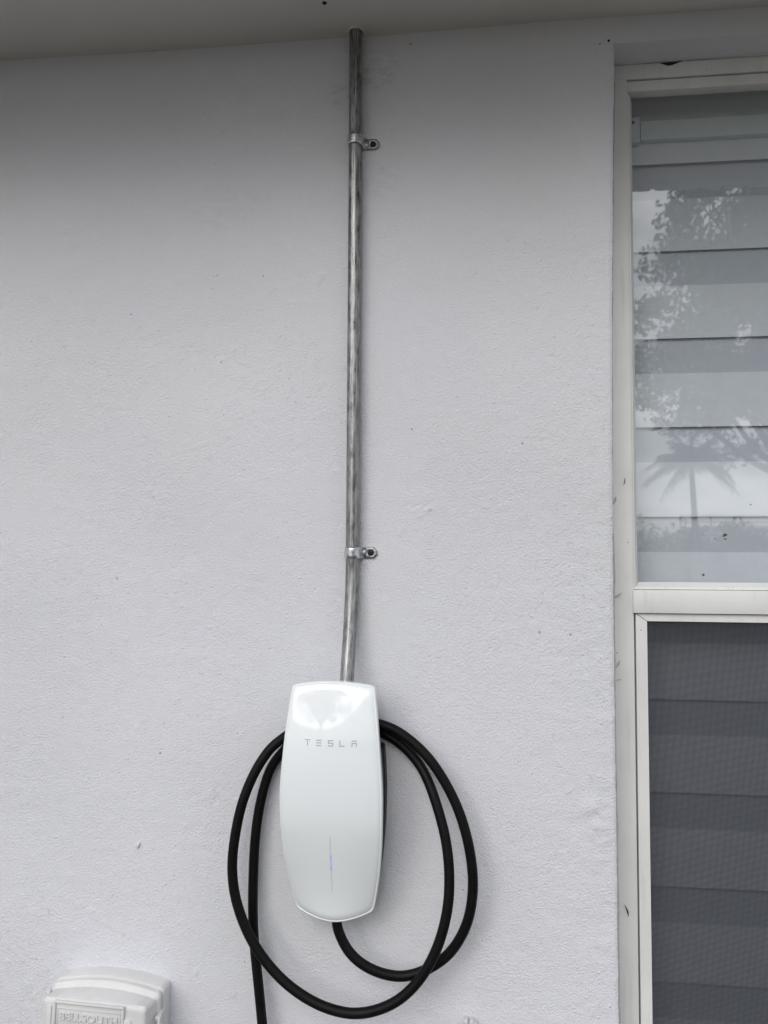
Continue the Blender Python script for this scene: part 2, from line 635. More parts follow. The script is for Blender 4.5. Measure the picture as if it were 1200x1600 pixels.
# left reveal follows the wavy arris
b0 = len(verts)
for k in range(kz1 + 1):
    verts.append([float(edg[k]), WALL_T, float(zs[k])])
for k in range(kz1):
    faces.append([int(idx[k, -1]), b0 + k, b0 + k + 1, int(idx[k + 1, -1])])
# head strip above the opening, in columns, with a slightly wavy lower arris
NH = 160
hx = np.linspace(float(edg[kz1]), OPX1, NH)
hz = OPZ1 + 0.0009 * vnoise(hx, hx * 0 + 2.0, 0.03, 8)
hz[0] = OPZ1
h0 = len(verts)
for i in range(NH):
    verts.append([float(hx[i]), 0.0, float(hz[i])])
for i in range(NH):
    verts.append([float(hx[i]), 0.0, SOFFIT_Z + 0.02])
for i in range(NH):
    verts.append([float(hx[i]), WALL_T, float(hz[i])])
for i in range(NH - 1):
    faces.append([h0 + i, h0 + i + 1, h0 + NH + i + 1, h0 + NH + i])
    faces.append([h0 + i + 1, h0 + i, h0 + 2 * NH + i, h0 + 2 * NH + i + 1])
T = SOFFIT_Z + 0.02
e0 = float(edg[0])
addq([-6, 0, 0], [X0, 0, 0], [X0, 0, T], [-6, 0, T])
addq([X0, 0, 0], [e0, 0, 0], [e0, 0, 0.45], [X0, 0, 0.45])
addq([e0, 0, 0], [OPX1, 0, 0], [OPX1, 0, OPZ0], [e0, 0, OPZ0])
addq([e0, 0, OPZ0], [OPX1, 0, OPZ0], [OPX1, WALL_T, OPZ0], [e0, WALL_T, OPZ0])
addq([e0, 0, OPZ0], [e0, WALL_T, OPZ0], [e0, WALL_T, 0.45], [e0, 0, 0.45])
addq([OPX1, 0, 0], [4.5, 0, 0], [4.5, 0, T], [OPX1, 0, T])
addq([OPX1, 0, OPZ0], [OPX1, 0, OPZ1], [OPX1, WALL_T, OPZ1], [OPX1, WALL_T, OPZ0])
# inner face, so that no light leaks round the opening
addq([-6, WALL_T, 0], [-6, WALL_T, T], [0.21, WALL_T, T], [0.21, WALL_T, 0])
addq([OPX1, WALL_T, 0], [OPX1, WALL_T, T], [4.5, WALL_T, T], [4.5, WALL_T, 0])
addq([0.21, WALL_T, 0], [0.21, WALL_T, OPZ0], [OPX1, WALL_T, OPZ0], [OPX1, WALL_T, 0])
addq([0.21, WALL_T, OPZ1], [0.21, WALL_T, T], [OPX1, WALL_T, T], [OPX1, WALL_T, OPZ1])
addq([-6, 0, 0], [-6, 0, T], [-6, WALL_T, T], [-6, WALL_T, 0])
addq([4.5, 0, 0], [4.5, WALL_T, 0], [4.5, WALL_T, T], [4.5, 0, T])
me = pydata('wall_face', verts, faces)
link('wall_face', me, M['stucco'], wall, 50)

# sand grains and paint blobs standing proud of the render
def grit(n, seed):
    rng = np.random.default_rng(seed)
    x, z = rng.uniform(-1.1, 0.209, n * 8), rng.uniform(0.62, 2.28, n * 8)
    dens = 0.30 + 0.7 * np.clip((x + 0.05) / 0.25, 0, 1) * np.clip((2.0 - z) / 0.6, 0.1, 1) + 0.45 * np.clip((1.1 - z) / 0.4, 0, 1) * np.clip((-0.3 - x) / 0.4, 0, 1)
    dens = dens * (0.55 + 0.9 * np.clip(vnoise(x, z, 0.09, 91) + 0.4, 0, None)) * np.where(z < 2.05, 1.0, 0.25)
    ok = np.nonzero(rng.random(n * 8) < dens)[0][:n]
    n = len(ok)
    gx, gz = x[ok], z[ok]
    gr = 0.0008 + 0.0015 * rng.random(n) ** 3
    # height of the wall under each grain, read from the grid
    jj = np.clip(((gx - X0) / (0.2125 - X0) * (NX - 1)).round().astype(int), 0, NX - 1)
    ii = np.clip(np.searchsorted(zs, gz), 0, NZ - 1)
    gy = Yg[ii, jj]
    k = 7
    an = np.linspace(0, 2 * math.pi, k + 1)[:-1]
    v = []
    for rad, hh in ((1.0, -0.15), (0.72, 0.30)):
        wob = 1 + 0.22 * rng.normal(size=(n, k))
        a0 = rng.uniform(0, 6.28, (n, 1))
        v.append(np.stack([gx[:, None] + gr[:, None] * rad * wob * np.cos(an + a0), np.repeat((gy - hh * gr)[:, None], k, 1), gz[:, None] + gr[:, None] * rad * wob * 1.15 * np.sin(an + a0)], -1))
    top = np.stack([gx, gy - gr * 0.48, gz], -1)[:, None, :]
    V_ = np.concatenate(v + [top], 1)                     # n, 2k+1, 3
    f1 = [(a, (a + 1) % k, k + (a + 1) % k, k + a) for a in range(k)]
    f2 = [(k + a, k + (a + 1) % k, 2 * k) for a in range(k)]
    m_ = 2 * k + 1
    li = np.concatenate([np.array(f1).ravel(), np.array(f2).ravel()])
    loops = (np.arange(n)[:, None] * m_ + li[None, :]).ravel()
    tot = np.array([4] * k + [3] * k)
    tot_all = np.tile(tot, n)
    st = np.r_[0, np.cumsum(tot_all)[:-1]]
    me = bpy.data.meshes.new('sand_grains')
    me.vertices.add(n * m_)
    me.vertices.foreach_set('co', V_.reshape(-1, 3).astype(np.float32).ravel())
    me.loops.add(len(loops))
    me.loops.foreach_set('vertex_index', loops.astype(np.int32))
    me.polygons.add(len(tot_all))
    me.polygons.foreach_set('loop_start', st.astype(np.int32))
    me.polygons.foreach_set('loop_total', tot_all.astype(np.int32))
    me.update(calc_edges=True)
    bm_ = bmesh.new()
    bm_.from_mesh(me)
    for fc in bm_.faces:
        if fc.normal.y > 0:
            fc.normal_flip()
    bm_.to_mesh(me)
    bm_.free()
    tag(link('sand_grains', me, M['stucco'], wall, 70), kind='stuff')


grit(9000, 9)

# small things on the render: a paint nub, two nail holes
bm = bmesh.new()
bmesh.ops.create_icosphere(bm, subdivisions=2, radius=1)
for v in bm.verts:
    k = 1 + 0.25 * math.sin(5 * v.co.x + 3 * v.co.z)
    v.co = Vector((v.co.x * 0.0032 * k, v.co.y * 0.004, v.co.z * 0.0062 * k))
bmesh.ops.rotate(bm, verts=bm.verts, matrix=Matrix.Rotation(R(25), 3, 'Y'))
me = bpy.data.meshes.new('paint_nub')
bm.to_mesh(me)
bm.free()
o = link('paint_nub', me, M['stucco'], wall, 80)
o.location = (-0.5944, -0.001, 1.005)


def disc_hole(name, x, z, r, parent, y=-0.0012):
    poly = [(x + r * math.cos(a) * (1 + 0.15 * math.sin(3 * a)), z + r * math.sin(a)) for a in np.linspace(0, 2 * math.pi, 14)[:-1]]
    return put(name, prism_me(name, poly, y, y + 0.006), M['dark_gap'], parent, None)


disc_hole('nail_hole', 0.2149, 2.3894, 0.0021, wall)
disc_hole('nail_hole', 0.200, 2.385, 0.0011, wall)

# ------------------------------------------------------------------ eave: soffit, fascia, drip edge, roof
eave = empty('roof_eave', (0, 0, SOFFIT_Z))
tag(eave, 'shaded white painted soffit of the roof overhang above the wall', 'eave')
N1, N2 = 90, 24
sv, sf = [], []
for i in range(N1 + 1):
    for j in range(N2 + 1):
        x, y = -6.0 + 10.5 * i / N1, 0.03 - (EAVE + 0.03) * j / N2
        sv.append((x, y, SOFFIT_Z + 0.0015 * math.sin(x * 5.1) * math.cos(y * 9) + 0.001 * math.sin(x * 13 + y * 7)))
for i in range(N1):
    for j in range(N2):
        a = i * (N2 + 1) + j
        sf.append((a, a + 1, a + N2 + 2, a + N2 + 1))
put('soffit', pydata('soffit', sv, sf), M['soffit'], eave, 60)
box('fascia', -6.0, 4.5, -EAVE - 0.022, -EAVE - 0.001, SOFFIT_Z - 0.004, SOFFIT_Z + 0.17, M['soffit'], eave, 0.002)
# drip edge with small scallops along its lower lip
dv, df = [], []
per, nper = 0.056, 187
for i in range(nper):
    x0 = -5.99 + i * per
    pts = [(x0, 2.424), (x0 + per * 0.36, 2.424), (x0 + per * 0.5, 2.433), (x0 + per * 0.64, 2.424), (x0 + per, 2.424), (x0 + per, 2.45), (x0, 2.45)]
    k = len(dv)
    dv += [(x, -EAVE - 0.026, z) for x, z in pts] + [(x, -EAVE - 0.0235, z) for x, z in pts]
    n = len(pts)
    df += [tuple(range(k, k + n)), tuple(range(k + 2 * n - 1, k + n - 1, -1))]
    df += [(k + a, k + n + a, k + n + a + 1, k + a + 1) for a in range(n - 1)]
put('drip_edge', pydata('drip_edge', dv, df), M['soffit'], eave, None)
put('roof', pydata('roof', [(-6.2, -0.56, 2.60), (4.7, -0.56, 2.60), (4.7, 4.2, 3.9), (-6.2, 4.2, 3.9),
                            (-6.2, -0.56, 2.63), (4.7, -0.56, 2.63), (4.7, 4.2, 3.93), (-6.2, 4.2, 3.93)],
                   [(3, 2, 1, 0), (4, 5, 6, 7), (0, 1, 5, 4), (2, 3, 7, 6), (1, 2, 6, 5), (3, 0, 4, 7)]), M['roof'], eave, None)


def soffit_screw(x, y):
    a = np.linspace(0, 2 * math.pi, 17)[:-1]
    v, f = [], []
    for r, z in ((0.0042, 0.0005), (0.0036, -0.0016), (0.0020, -0.0022), (0.0016, -0.001)):
        v += [(x + r * math.cos(t), y + r * math.sin(t), SOFFIT_Z + z) for t in a]
    for i in range(3):
        f += [(i * 16 + k, i * 16 + (k + 1) % 16, i * 16 + 16 + (k + 1) % 16, i * 16 + 16 + k) for k in range(16)]
    f.append(tuple(range(48, 64)))
    put('screw', pydata('screw', v, f), M['dark_gap'], eave, 40)


soffit_screw(-0.2618, -0.094)

# ------------------------------------------------------------------ room behind the window
me = pydata('room', [(0.0, 0.21, 0.0), (1.6, 0.21, 0.0), (1.6, 2.6, 0.0), (0.0, 2.6, 0.0), (0.0, 0.21, 2.5), (1.6, 0.21, 2.5), (1.6, 2.6, 2.5), (0.0, 2.6, 2.5)],
            [(0, 1, 2, 3), (4, 7, 6, 5), (3, 2, 6, 7), (0, 3, 7, 4), (1, 5, 6, 2)])
tag(link('room', me, M['room']), kind='structure')

# ------------------------------------------------------------------ window
win = empty('window', (0.68, 0.06, OPZ0))
tag(win, 'off-white aluminium single-hung window with flaking caulk at right of wall', 'window')
FX0, FX1 = 0.2065, OPX1 + 0.004
JX, JX2 = 0.2552, OPX1 - 0.035          # inner sides of the jambs
F = M['frame']
box('jamb', FX0, JX, 0.060, 0.118, OPZ0, 2.3545, F, win, 0.0012)
box('jamb', JX2, FX1, 0.060, 0.118, OPZ0, 2.3545, F, win, 0.0012)
box('head', FX0, FX1, 0.0635, 0.118, 2.3562, 2.3835, F, win, 0.0012)
box('sill', FX0, FX1, 0.045, 0.118, OPZ0, OPZ0 + 0.03, F, win, 0.002)
GX0, GX1, GZ0, GZ1 = 0.2655, JX2 - 0.010, 1.4625, 2.3335


def bead(name, p0, p1, prof_dir, w, mat=F):
    """bevelled glazing bead: runs p0->p1, sloping from the frame back to the glass"""
    p0, p1, d = Vector(p0), Vector(p1), Vector(prof_dir)
    sec = [(0.0, 0.066), (w * 0.35, 0.0665), (w, 0.081), (w, 0.090), (0.0, 0.090)]
    v = []
    for e, sg in ((p0, 1), (p1, -1)):
        ax = (p1 - p0).normalized()
        for a, y in sec:
            q = e + d * a + ax * (a * sg)        # mitred ends
            v.append((q.x, y, q.z))
    n = len(sec)
    f = [tuple(range(n)), tuple(range(2 * n - 1, n - 1, -1))] + [(i, n + i, n + (i + 1) % n, (i + 1) % n) for i in range(n)]
    me = pydata(name, v, f)
    bm = bmesh.new()
    bm.from_mesh(me)
    bmesh.ops.recalc_face_normals(bm, faces=bm.faces)
    bm.to_mesh(me)
    bm.free()
    put(name, me, mat, win, None)


RZ0, RZ1 = 1.4115, 1.4510
bead('glazing_bead', (JX + 0.0006, 0, RZ1 + 0.0005), (JX + 0.0006, 0, 2.3340), (1, 0, 0), 0.0100)
bead('glazing_bead', (JX2 - 0.0006, 0, 2.3540), (JX2 - 0.0006, 0, RZ1 + 0.0005), (-1, 0, 0), 0.0100)
box('top_rail', JX + 0.0008, JX2 - 0.0008, 0.0662, 0.0900, 2.3352, 2.3540, F, win, 0.0010)
bead('glazing_bead', (JX2 - 0.0008, 0, RZ1 + 0.0008), (JX + 0.0008, 0, RZ1 + 0.0008), (0, 0, 1), 0.0120)
box('meeting_rail', 0.2532, JX2 + 0.002, 0.0535, 0.112, RZ0, RZ1, F, win, 0.0014)
box('upper_pane', GX0 - 0.006, GX1 + 0.006, 0.0825, 0.0865, GZ0 - 0.006, GZ1 + 0.006, M['glass_up'], win)
# lower sash (behind the screen)
box('sash_stile', JX + 0.001, JX + 0.019, 0.092, 0.112, OPZ0 + 0.031, RZ0 - 0.0005, F, win, 0.001)
box('sash_stile', JX2 - 0.019, JX2 - 0.001, 0.092, 0.112, OPZ0 + 0.031, RZ0 - 0.0005, F, win, 0.001)
box('sash_rail', JX + 0.0195, JX2 - 0.0195, 0.092, 0.112, OPZ0 + 0.031, OPZ0 + 0.075, F, win, 0.001)
box('lower_pane', JX + 0.015, JX2 - 0.015, 0.100, 0.104, OPZ0 + 0.07, RZ0 + 0.004, M['glass_low'], win)


# old caulk between render and jamb: thin irregular bead with torn flakes
def caulk_strip():
    v, f = [], []
    zz = np.linspace(0.6, 2.35, 220)
    e = edge_x(zz) * 1.043 - 0.0005
    w = 0.0016 + 0.0022 * np.clip(vnoise(zz * 0, zz, 0.035, 21), 0, 1) + 0.002 * np.clip(vnoise(zz * 0, zz, 0.15, 22), 0, 1)
    w = w * np.where(zz < 1.55, 1.0, 0.45)
    for i in range(len(zz)):
        v += [(FX0 + 0.002, 0.0592, zz[i]), (e[i] + 0.0008, 0.0588, zz[i]), (e[i] + w[i], 0.0597, zz[i])]
    for i in range(len(zz) - 1):
        f += [(3 * i, 3 * i + 1, 3 * i + 4, 3 * i + 3), (3 * i + 1, 3 * i + 2, 3 * i + 5, 3 * i + 4)]
    put('caulk_bead', pydata('caulk_bead', v, f), M['caulk'], win, 60)


caulk_strip()


def flake(px, pz, L, W, ang, mat=None, seed=0):
    r = random.Random(seed)
    n = 9
    left, right = [], []
    for i in range(n):
        t = i / (n - 1)
        cx = t * L
        cz = 0.35 * L * t * t
        w = W * math.sin(math.pi * min(t * 0.92 + 0.06, 1)) * r.uniform(0.75, 1.25)
        left.append((cx, cz + w / 2))
        right.append((cx, cz - w / 2))
    pl = left + right[::-1]
    ca, sa = math.cos(ang), math.sin(ang)
    pl = [(px + ca * a - sa * b, pz + sa * a + ca * b) for a, b in pl]
    put('caulk_flake', prism_me('caulk_flake', pl, 0.0585, 0.0596), mat or M['caulk'], win, None)


for k, (px, pz, L, W, a) in enumerate(((0.2245, 1.598, 0.014, 0.005, 0.9), (0.2250, 1.438, 0.014, 0.006, 0.25), (0.2255, 1.318, 0.014, 0.005, 0.75), (0.2265, 1.297, 0.009, 0.003, 0.0))):
    flake(px - 0.002, pz, L, W * 0.8, a, seed=k)
flake(0.2405, 1.632, 0.011, 0.0014, 1.05, M['dark_gap'], 31)
flake(0.2395, 0.905, 0.019, 0.0026, 1.55, M['dark_gap'], 32)
# gap torn open above the head
put('head_gap', prism_me('head_gap', [(0.312, 2.3825), (0.352, 2.3838), (0.334, 2.3775), (0.327, 2.3765)], 0.0630, 0.0640), M['dark_gap'], win, None)
# dirt specks stuck on the upper pane
for k, (x, z, r) in enumerate(((0.4135, 1.5455, 0.0035), (0.4105, 1.5432, 0.0013), (0.4135, 1.5385, 0.0018), (0.397, 1.539, 0.0011), (0.376, 1.477, 0.0026), (0.4567, 1.598, 0.0014))):
    pl = [(x + r * (1 + 0.35 * math.sin(2 * a + k) + 0.2 * math.sin(5 * a)) * math.cos(a), z + 0.75 * r * (1 + 0.3 * math.cos(3 * a + k)) * math.sin(a)) for a in np.linspace(0, 2 * math.pi, 15)[:-1]]
    put('dirt_speck', prism_me('dirt_speck', pl, 0.0815, 0.0823), M['leaf'], win, None)

# ------------------------------------------------------------------ insect screen over the lower sash
scr = empty('insect_screen', (0.68, 0.06, OPZ0 + 0.03))
tag(scr, 'dark mesh insect screen in a thin off-white frame over the lower sash', 'screen')
SX0, SX1, SZ0, SZ1, SW = 0.2580, JX2 - 0.003, OPZ0 + 0.032, RZ0 - 0.0012, 0.0185


def mitred(name, a, b, c, d, y0, y1):
    put(name, prism_me(name, [a, b, c, d], y0, y1), F, scr, None)


g = 0.0004
mitred('screen_rail', (SX0, SZ0), (SX0 + SW, SZ0 + SW), (SX0 + SW, SZ1 - 0.0125 - g), (SX0, SZ1 - g), 0.0590, 0.0690)
mitred('screen_rail', (SX1, SZ0), (SX1 - SW, SZ0 + SW), (SX1 - SW, SZ1 - 0.0125 - g), (SX1, SZ1 - g), 0.0590, 0.0690)
mitred('screen_rail', (SX0 + g * 3, SZ1), (SX1 - g * 3, SZ1), (SX1 - SW - g * 3, SZ1 - 0.0135), (SX0 + SW + g * 3, SZ1 - 0.0125), 0.0600, 0.0690)
mitred('screen_rail', (SX0 + g * 3, SZ0), (SX1 - g * 3, SZ0), (SX1 - SW - g * 3, SZ0 + SW), (SX0 + SW + g * 3, SZ0 + SW), 0.0592, 0.0690)
mv, mf = [], []


def wire(x0, x1, y0, y1, z0, z1):
    k = len(mv)
    mv.extend([(x0, y0, z0), (x1, y0, z0), (x1, y0, z1), (x0, y0, z1), (x0, y1, z0), (x1, y1, z0), (x1, y1, z1), (x0, y1, z1)])
    mf.extend([(k, k + 1, k + 2, k + 3), (k + 5, k + 4, k + 7, k + 6), (k + 1, k + 5, k + 6, k + 2), (k + 4, k, k + 3, k + 7), (k + 3, k + 2, k + 6, k + 7), (k, k + 4, k + 5, k + 1)])


pitch, wd = 0.0019, 0.00061
x = SX0 + SW - 0.004
while x < SX1 - SW + 0.004:
    wire(x, x + wd, 0.0652, 0.0656, SZ0 + 0.01, SZ1 - 0.008)
    x += pitch
z = SZ0 + 0.012
while z < SZ1 - 0.008:
    wire(SX0 + 0.012, SX1 - 0.012, 0.0657, 0.0661, z, z + wd)
    z += pitch
tag(put('screen_mesh', pydata('screen_mesh', mv, mf), M['mesh'], scr, None), kind='stuff')

# ------------------------------------------------------------------ blind behind the glass
bl = empty('window_blind', (0.68, 0.135, OPZ0))
tag(bl, 'closed white horizontal banded blind with headrail behind the window glass', 'blind')
BX0, BX1 = 0.228, OPX1 - 0.012


def slat_me(z0, z1, yt, yb, bulge, th=0.0012, nseg=6):
    v, f = [], []
    for i in range(nseg + 1):
        t = i / nseg
        z = z0 + (z1 - z0) * t
        y = yb + (yt - yb) * t - bulge * math.sin(math.pi * t)
        v += [(BX0, y, z), (BX1, y, z), (BX0, y + th, z), (BX1, y + th, z)]
    for i in range(nseg):
        a, b = 4 * i, 4 * i + 4
        f += [(a, a + 1, b + 1, b), (a + 3, a + 2, b + 2, b + 3), (a + 1, a + 3, b + 3, b + 1), (a + 2, a, b, b + 2)]
    f += [(0, 2, 3, 1), (4 * nseg, 4 * nseg + 1, 4 * nseg + 3, 4 * nseg + 2)]
    return pydata('slat', v, f)


PER = 0.1625
lt = slat_me(0, 0.099, 0.1378, 0.1330, 0.0014)
dk = slat_me(0.097, PER + 0.012, 0.1400, 0.1392, 0.0)
lt.transform(Matrix.Translation((-0.68, -0.135, 0)))
dk.transform(Matrix.Translation((-0.68, -0.135, 0)))
for k in range(12):
    zb = 2.230 - k * PER
    if zb < OPZ0 - 0.02:
        break
    if k == 0:
        me = slat_me(0, 0.055, 0.1350, 0.1290, 0.001)
        me.transform(Matrix.Translation((-0.68, -0.135, 0)))
        o = link('slat', me, M['blind'], bl, 60)
    else:
        o = link('slat', lt, M['blind'], bl, 60)
    o.location = (0, 0, zb - OPZ0)
    if k:
        o = link('sheer_band', dk, M['sheer'], bl, 60)
        o.location = (0, 0, zb - OPZ0)
box('fill_board', 0.2300, BX1, 0.150, 0.165, 2.3090, 2.3835, M['rail'], bl)  # added board, brightens the dark strip seen above the headrail
box('headrail', 0.2885, BX1, 0.118, 0.158, 2.2715, 2.3075, M['rail'], bl, 0.002)
box('end_bracket', 0.2580, 0.2868, 0.114, 0.160, 2.2665, 2.3135, M['rail'], bl, 0.0015)
disc = [(0.2745 + 0.003 * math.cos(a), 2.3035 + 0.003 * math.sin(a)) for a in np.linspace(0, 2 * math.pi, 9)[:-1]]
put('bracket_hole', prism_me('bracket_hole', disc, 0.1132, 0.1138), M['dark_gap'], bl, None)

# ------------------------------------------------------------------ conduit
con = empty('metal_conduit', (-0.2205, -0.0165, 1.27))
tag(con, 'long scuffed galvanised steel conduit running from soffit down to the charger', 'conduit')
CR = 0.0114
path = [(-0.2203, -0.0165, SOFFIT_Z + 0.03)] + [(-0.2205, -0.0165, z) for z in np.linspace(2.42, 1.50, 24)]
path += [(-0.2206, -0.0170, 1.475), (-0.2210, -0.0195, 1.44), (-0.2217, -0.0250, 1.40), (-0.2225, -0.0335, 1.36), (-0.223, -0.0445, 1.32), (-0.2232, -0.050, 1.285), (-0.2232, -0.052, 1.262)]
put('pipe', tube_me('pipe', catmull(path, 3), CR, 32, True, True), M['steel'], con, 60)
# broken plaster round the hole in the soffit, just outside the pipe
v, f = [], []
rr = random.Random(5)
na = 26
for i in range(na):
    a = 2 * math.pi * i / na
    for r, dz in ((CR + 0.0006, 0.004), (CR + 0.0012, -0.0035 - 0.002 * rr.random()), (CR + 0.0020 + 0.0030 * rr.random() * (1 - 0.6 * math.cos(a + 0.9)), -0.0020), (CR + 0.0035 + 0.0034 * rr.random() * (1 - 0.6 * math.cos(a + 0.9)), 0.0025)):
        v.append((-0.2205 + r * math.cos(a), -0.0165 + r * math.sin(a), SOFFIT_Z + dz))
for i in range(na):
    j = (i + 1) % na
    for q in range(3):
        f.append((4 * i + q, 4 * i + q + 1, 4 * j + q + 1, 4 * j + q))
put('hole_rim', pydata('hole_rim', v, f), M['raw'], eave, 60)


def strap(z, label, tilt):
    t = empty('conduit_strap', (-0.2205, 0, z))
    tag(t, label, 'strap', 'straps holding the conduit')
    cx, cy, h = 0.0, -0.0165, 0.0092
    # band: passes round the front of the pipe, rolled rib in the middle
    prof = []                       # (angle or straight) path in plan, from the left wall side over the front to the tab
    for a in np.linspace(R(168), R(-8), 22):
        prof.append((cx + math.cos(a), cy - math.sin(a), 'arc'))
    rows = [(-h, 0.0), (-h * 0.62, 0.0), (-h * 0.5, 0.0006), (0, 0.0006), (h * 0.5, 0.0006), (h * 0.62, 0.0), (h, 0.0)]
    v, f = [], []
    for a in np.linspace(R(172), R(-14), 24):
        for dz, ex in rows:
            r = CR + 0.0014 + ex
            v.append((cx + r * math.cos(a), cy - r * math.sin(a), dz))
    nr = len(rows)
    for i in range(23):
        for k in range(nr - 1):
            f.append((i * nr + k, i * nr + k + 1, (i + 1) * nr + k + 1, (i + 1) * nr + k))
    me = pydata('band', v, f)
    o = link('band', me, M['zinc'], t, 24)
    md = o.modifiers.new('thick', 'SOLIDIFY')
    md.thickness = 0.0011
    md.offset = 0
    # foot: drops from the band to the wall and turns out into the tab
    x0 = CR + 0.0012
    plan = [(x0, -0.0145), (x0 + 0.0010, -0.0085), (x0 + 0.0028, -0.0042), (x0 + 0.0055, -0.0030), (x0 + 0.0075, -0.0029)]
    v, f = [], []
    for (px, py) in plan:
        v += [(px, py, -h), (px, py, h)]
    f = [(2 * i, 2 * i + 1, 2 * i + 3, 2 * i + 2) for i in range(len(plan) - 1)]
    o = link('foot', pydata('foot', v, f), M['zinc'], t, 60)
    md = o.modifiers.new('thick', 'SOLIDIFY')
    md.thickness = 0.0013
    md.offset = 0
    # tab with clipped corners and a hole
    xa, xb, c = x0 + 0.0072, x0 + 0.0278, 0.0056
    outer = [(xa, -h), (xb - c, -h), (xb, -h + c), (xb, h - c), (xb - c, h), (xa, h)]
    hx_, hr = xa + 0.0100, 0.0040
    n = 24
    bm = bmesh.new()
    hole = [(hx_ + hr * math.cos(2 * math.pi * i / n), hr * math.sin(2 * math.pi * i / n)) for i in range(n)]

    def ray(a):
        best = None
        d = (math.cos(a), math.sin(a))
        for i in range(6):
            p, q = outer[i], outer[(i + 1) % 6]
            ex, ez = q[0] - p[0], q[1] - p[1]
            den = d[0] * ez - d[1] * ex
            if abs(den) < 1e-12:
                continue
            s1 = ((p[0] - hx_) * ez - p[1] * ex) / den
            u = ((p[0] - hx_) * d[1] - p[1] * d[0]) / den
            if s1 > 0 and -1e-9 <= u <= 1 + 1e-9 and (best is None or s1 < best):
                best = s1
        return hx_ + d[0] * best, d[1] * best
    angs = sorted([2 * math.pi * i / n for i in range(n)] + [math.atan2(q[1], q[0] - hx_) % (2 * math.pi) for q in outer])
    v = []
    for a in angs:
        ox, oz = ray(a)
        v += [(hx_ + hr * math.cos(a), -0.0029, hr * math.sin(a)), (ox, -0.0029, oz)]
    k = len(angs)
    f = [(2 * i, 2 * i + 1, 2 * ((i + 1) % k) + 1, 2 * ((i + 1) % k)) for i in range(k)]
    o = link('tab', pydata('tab', v, f), M['zinc_dull'], t, 30)
    md = o.modifiers.new('thick', 'SOLIDIFY')
    md.thickness = 0.0014
    md.offset = 0
    # black screw head sitting in the hole
    v, f = [], []
    a = np.linspace(0, 2 * math.pi, 21)[:-1]
    for r, y in ((0.0046, -0.0038), (0.0045, -0.0050), (0.0036, -0.0060), (0.0022, -0.0064), (0.0018, -0.0050)):
        v += [(hx_ + r * math.cos(q), y, r * math.sin(q)) for q in a]
    for i in range(4):
        f += [(i * 20 + q, i * 20 + (q + 1) % 20, i * 20 + 20 + (q + 1) % 20, i * 20 + 20 + q) for q in range(20)]
    f.append(tuple(range(80, 100)))
    link('screw', pydata('screw', v, f), M['black_screw'], t, 40)
    t.rotation_euler = (0, tilt, 0)
    return t


strap(2.2300, 'upper zinc conduit strap with black screw, just below the soffit', R(2))
strap(1.5115, 'lower zinc conduit strap with black screw, midway down the wall above the charger', R(-1))

# ------------------------------------------------------------------ wall charger
CXC, CZC = -0.2400, 1.118
chg = empty('wall_charger', (CXC, 0, CZC))
tag(chg, 'glossy white barrel-shaped electric car wall charger on black backplate', 'charger')


def table(xs_, ys_):
    """smooth interpolation through the given stations"""
    P = catmull(list(zip(xs_, ys_)), 12)
    px_, py_ = P[:, 0].copy(), P[:, 1].copy()
    return lambda z: float(np.interp(z, px_, py_))


ZS_ = [-0.205, -0.172, -0.15, -0.11, -0.06, -0.01, 0.03, 0.09, 0.14, 0.182, 0.20]
WS_ = [0.0575, 0.0655, 0.0700, 0.0762, 0.0808, 0.0824, 0.0817, 0.0772, 0.0722, 0.0670, 0.0645]
EZ_ = [-0.205, -0.17, -0.13, -0.08, -0.03, 0.03, 0.09, 0.14, 0.19]
ED_ = [0.050, 0.056, 0.068, 0.084, 0.096, 0.0995, 0.096, 0.089, 0.079]      # depth of the rim
BD_ = [0.016, 0.015, 0.012, 0.009, 0.007, 0.006, 0.006, 0.005, 0.004]        # extra depth on the spine
Wd, rim_d, bulge_d = table(ZS_, WS_), table(EZ_, ED_), table(EZ_, BD_)


def face_y(x, z):
    u = min(abs(x) / Wd(z), 1.0)
    return -(rim_d(z) + bulge_d(z) * (1 - u * u))


def outline(scale=1.0, n=220, sig=4.0):
    pts = []
    zr = np.linspace(-0.180, 0.180, 60)
    pts += [(Wd(z), z) for z in zr]
    xt = np.linspace(0.067, -0.067, 30)[1:-1]
    pts += [(x, 0.187 - 0.007 * (x / 0.067) ** 2) for x in xt]
    pts += [(-Wd(z), z) for z in zr[::-1]]
    xb = np.linspace(-0.0655, 0.0655, 30)[1:-1]
    pts += [(x, -0.1965 + 0.0165 * abs(x / 0.0655) ** 1.8) for x in xb]
    P = np.array(pts + [pts[0]])
    d = np.r_[0, np.cumsum(np.hypot(*np.diff(P, axis=0).T))]
    t = np.linspace(0, d[-1], n + 1)[:-1]
    Q = np.stack([np.interp(t, d, P[:, 0]), np.interp(t, d, P[:, 1])], 1)
    k = np.arange(-12, 13)
    step = d[-1] / n * 1000
    w = np.exp(-0.5 * (k * step / sig) ** 2)
    w /= w.sum()
    S = sum(wk * np.roll(Q, -kk, axis=0) for kk, wk in zip(k, w))
    return S * scale


OUT = outline()
nO = len(OUT)
cz0 = 0.0
nrm = np.roll(OUT, -1, 0) - np.roll(OUT, 1, 0)
nrm = np.stack([nrm[:, 1], -nrm[:, 0]], 1)
nrm /= np.linalg.norm(nrm, axis=1)[:, None]
v, f = [(0, face_y(0, 0), 0)], []
rings = []


def add_ring(pts):
    k = len(v)
    v.extend(pts)
    rings.append(k)


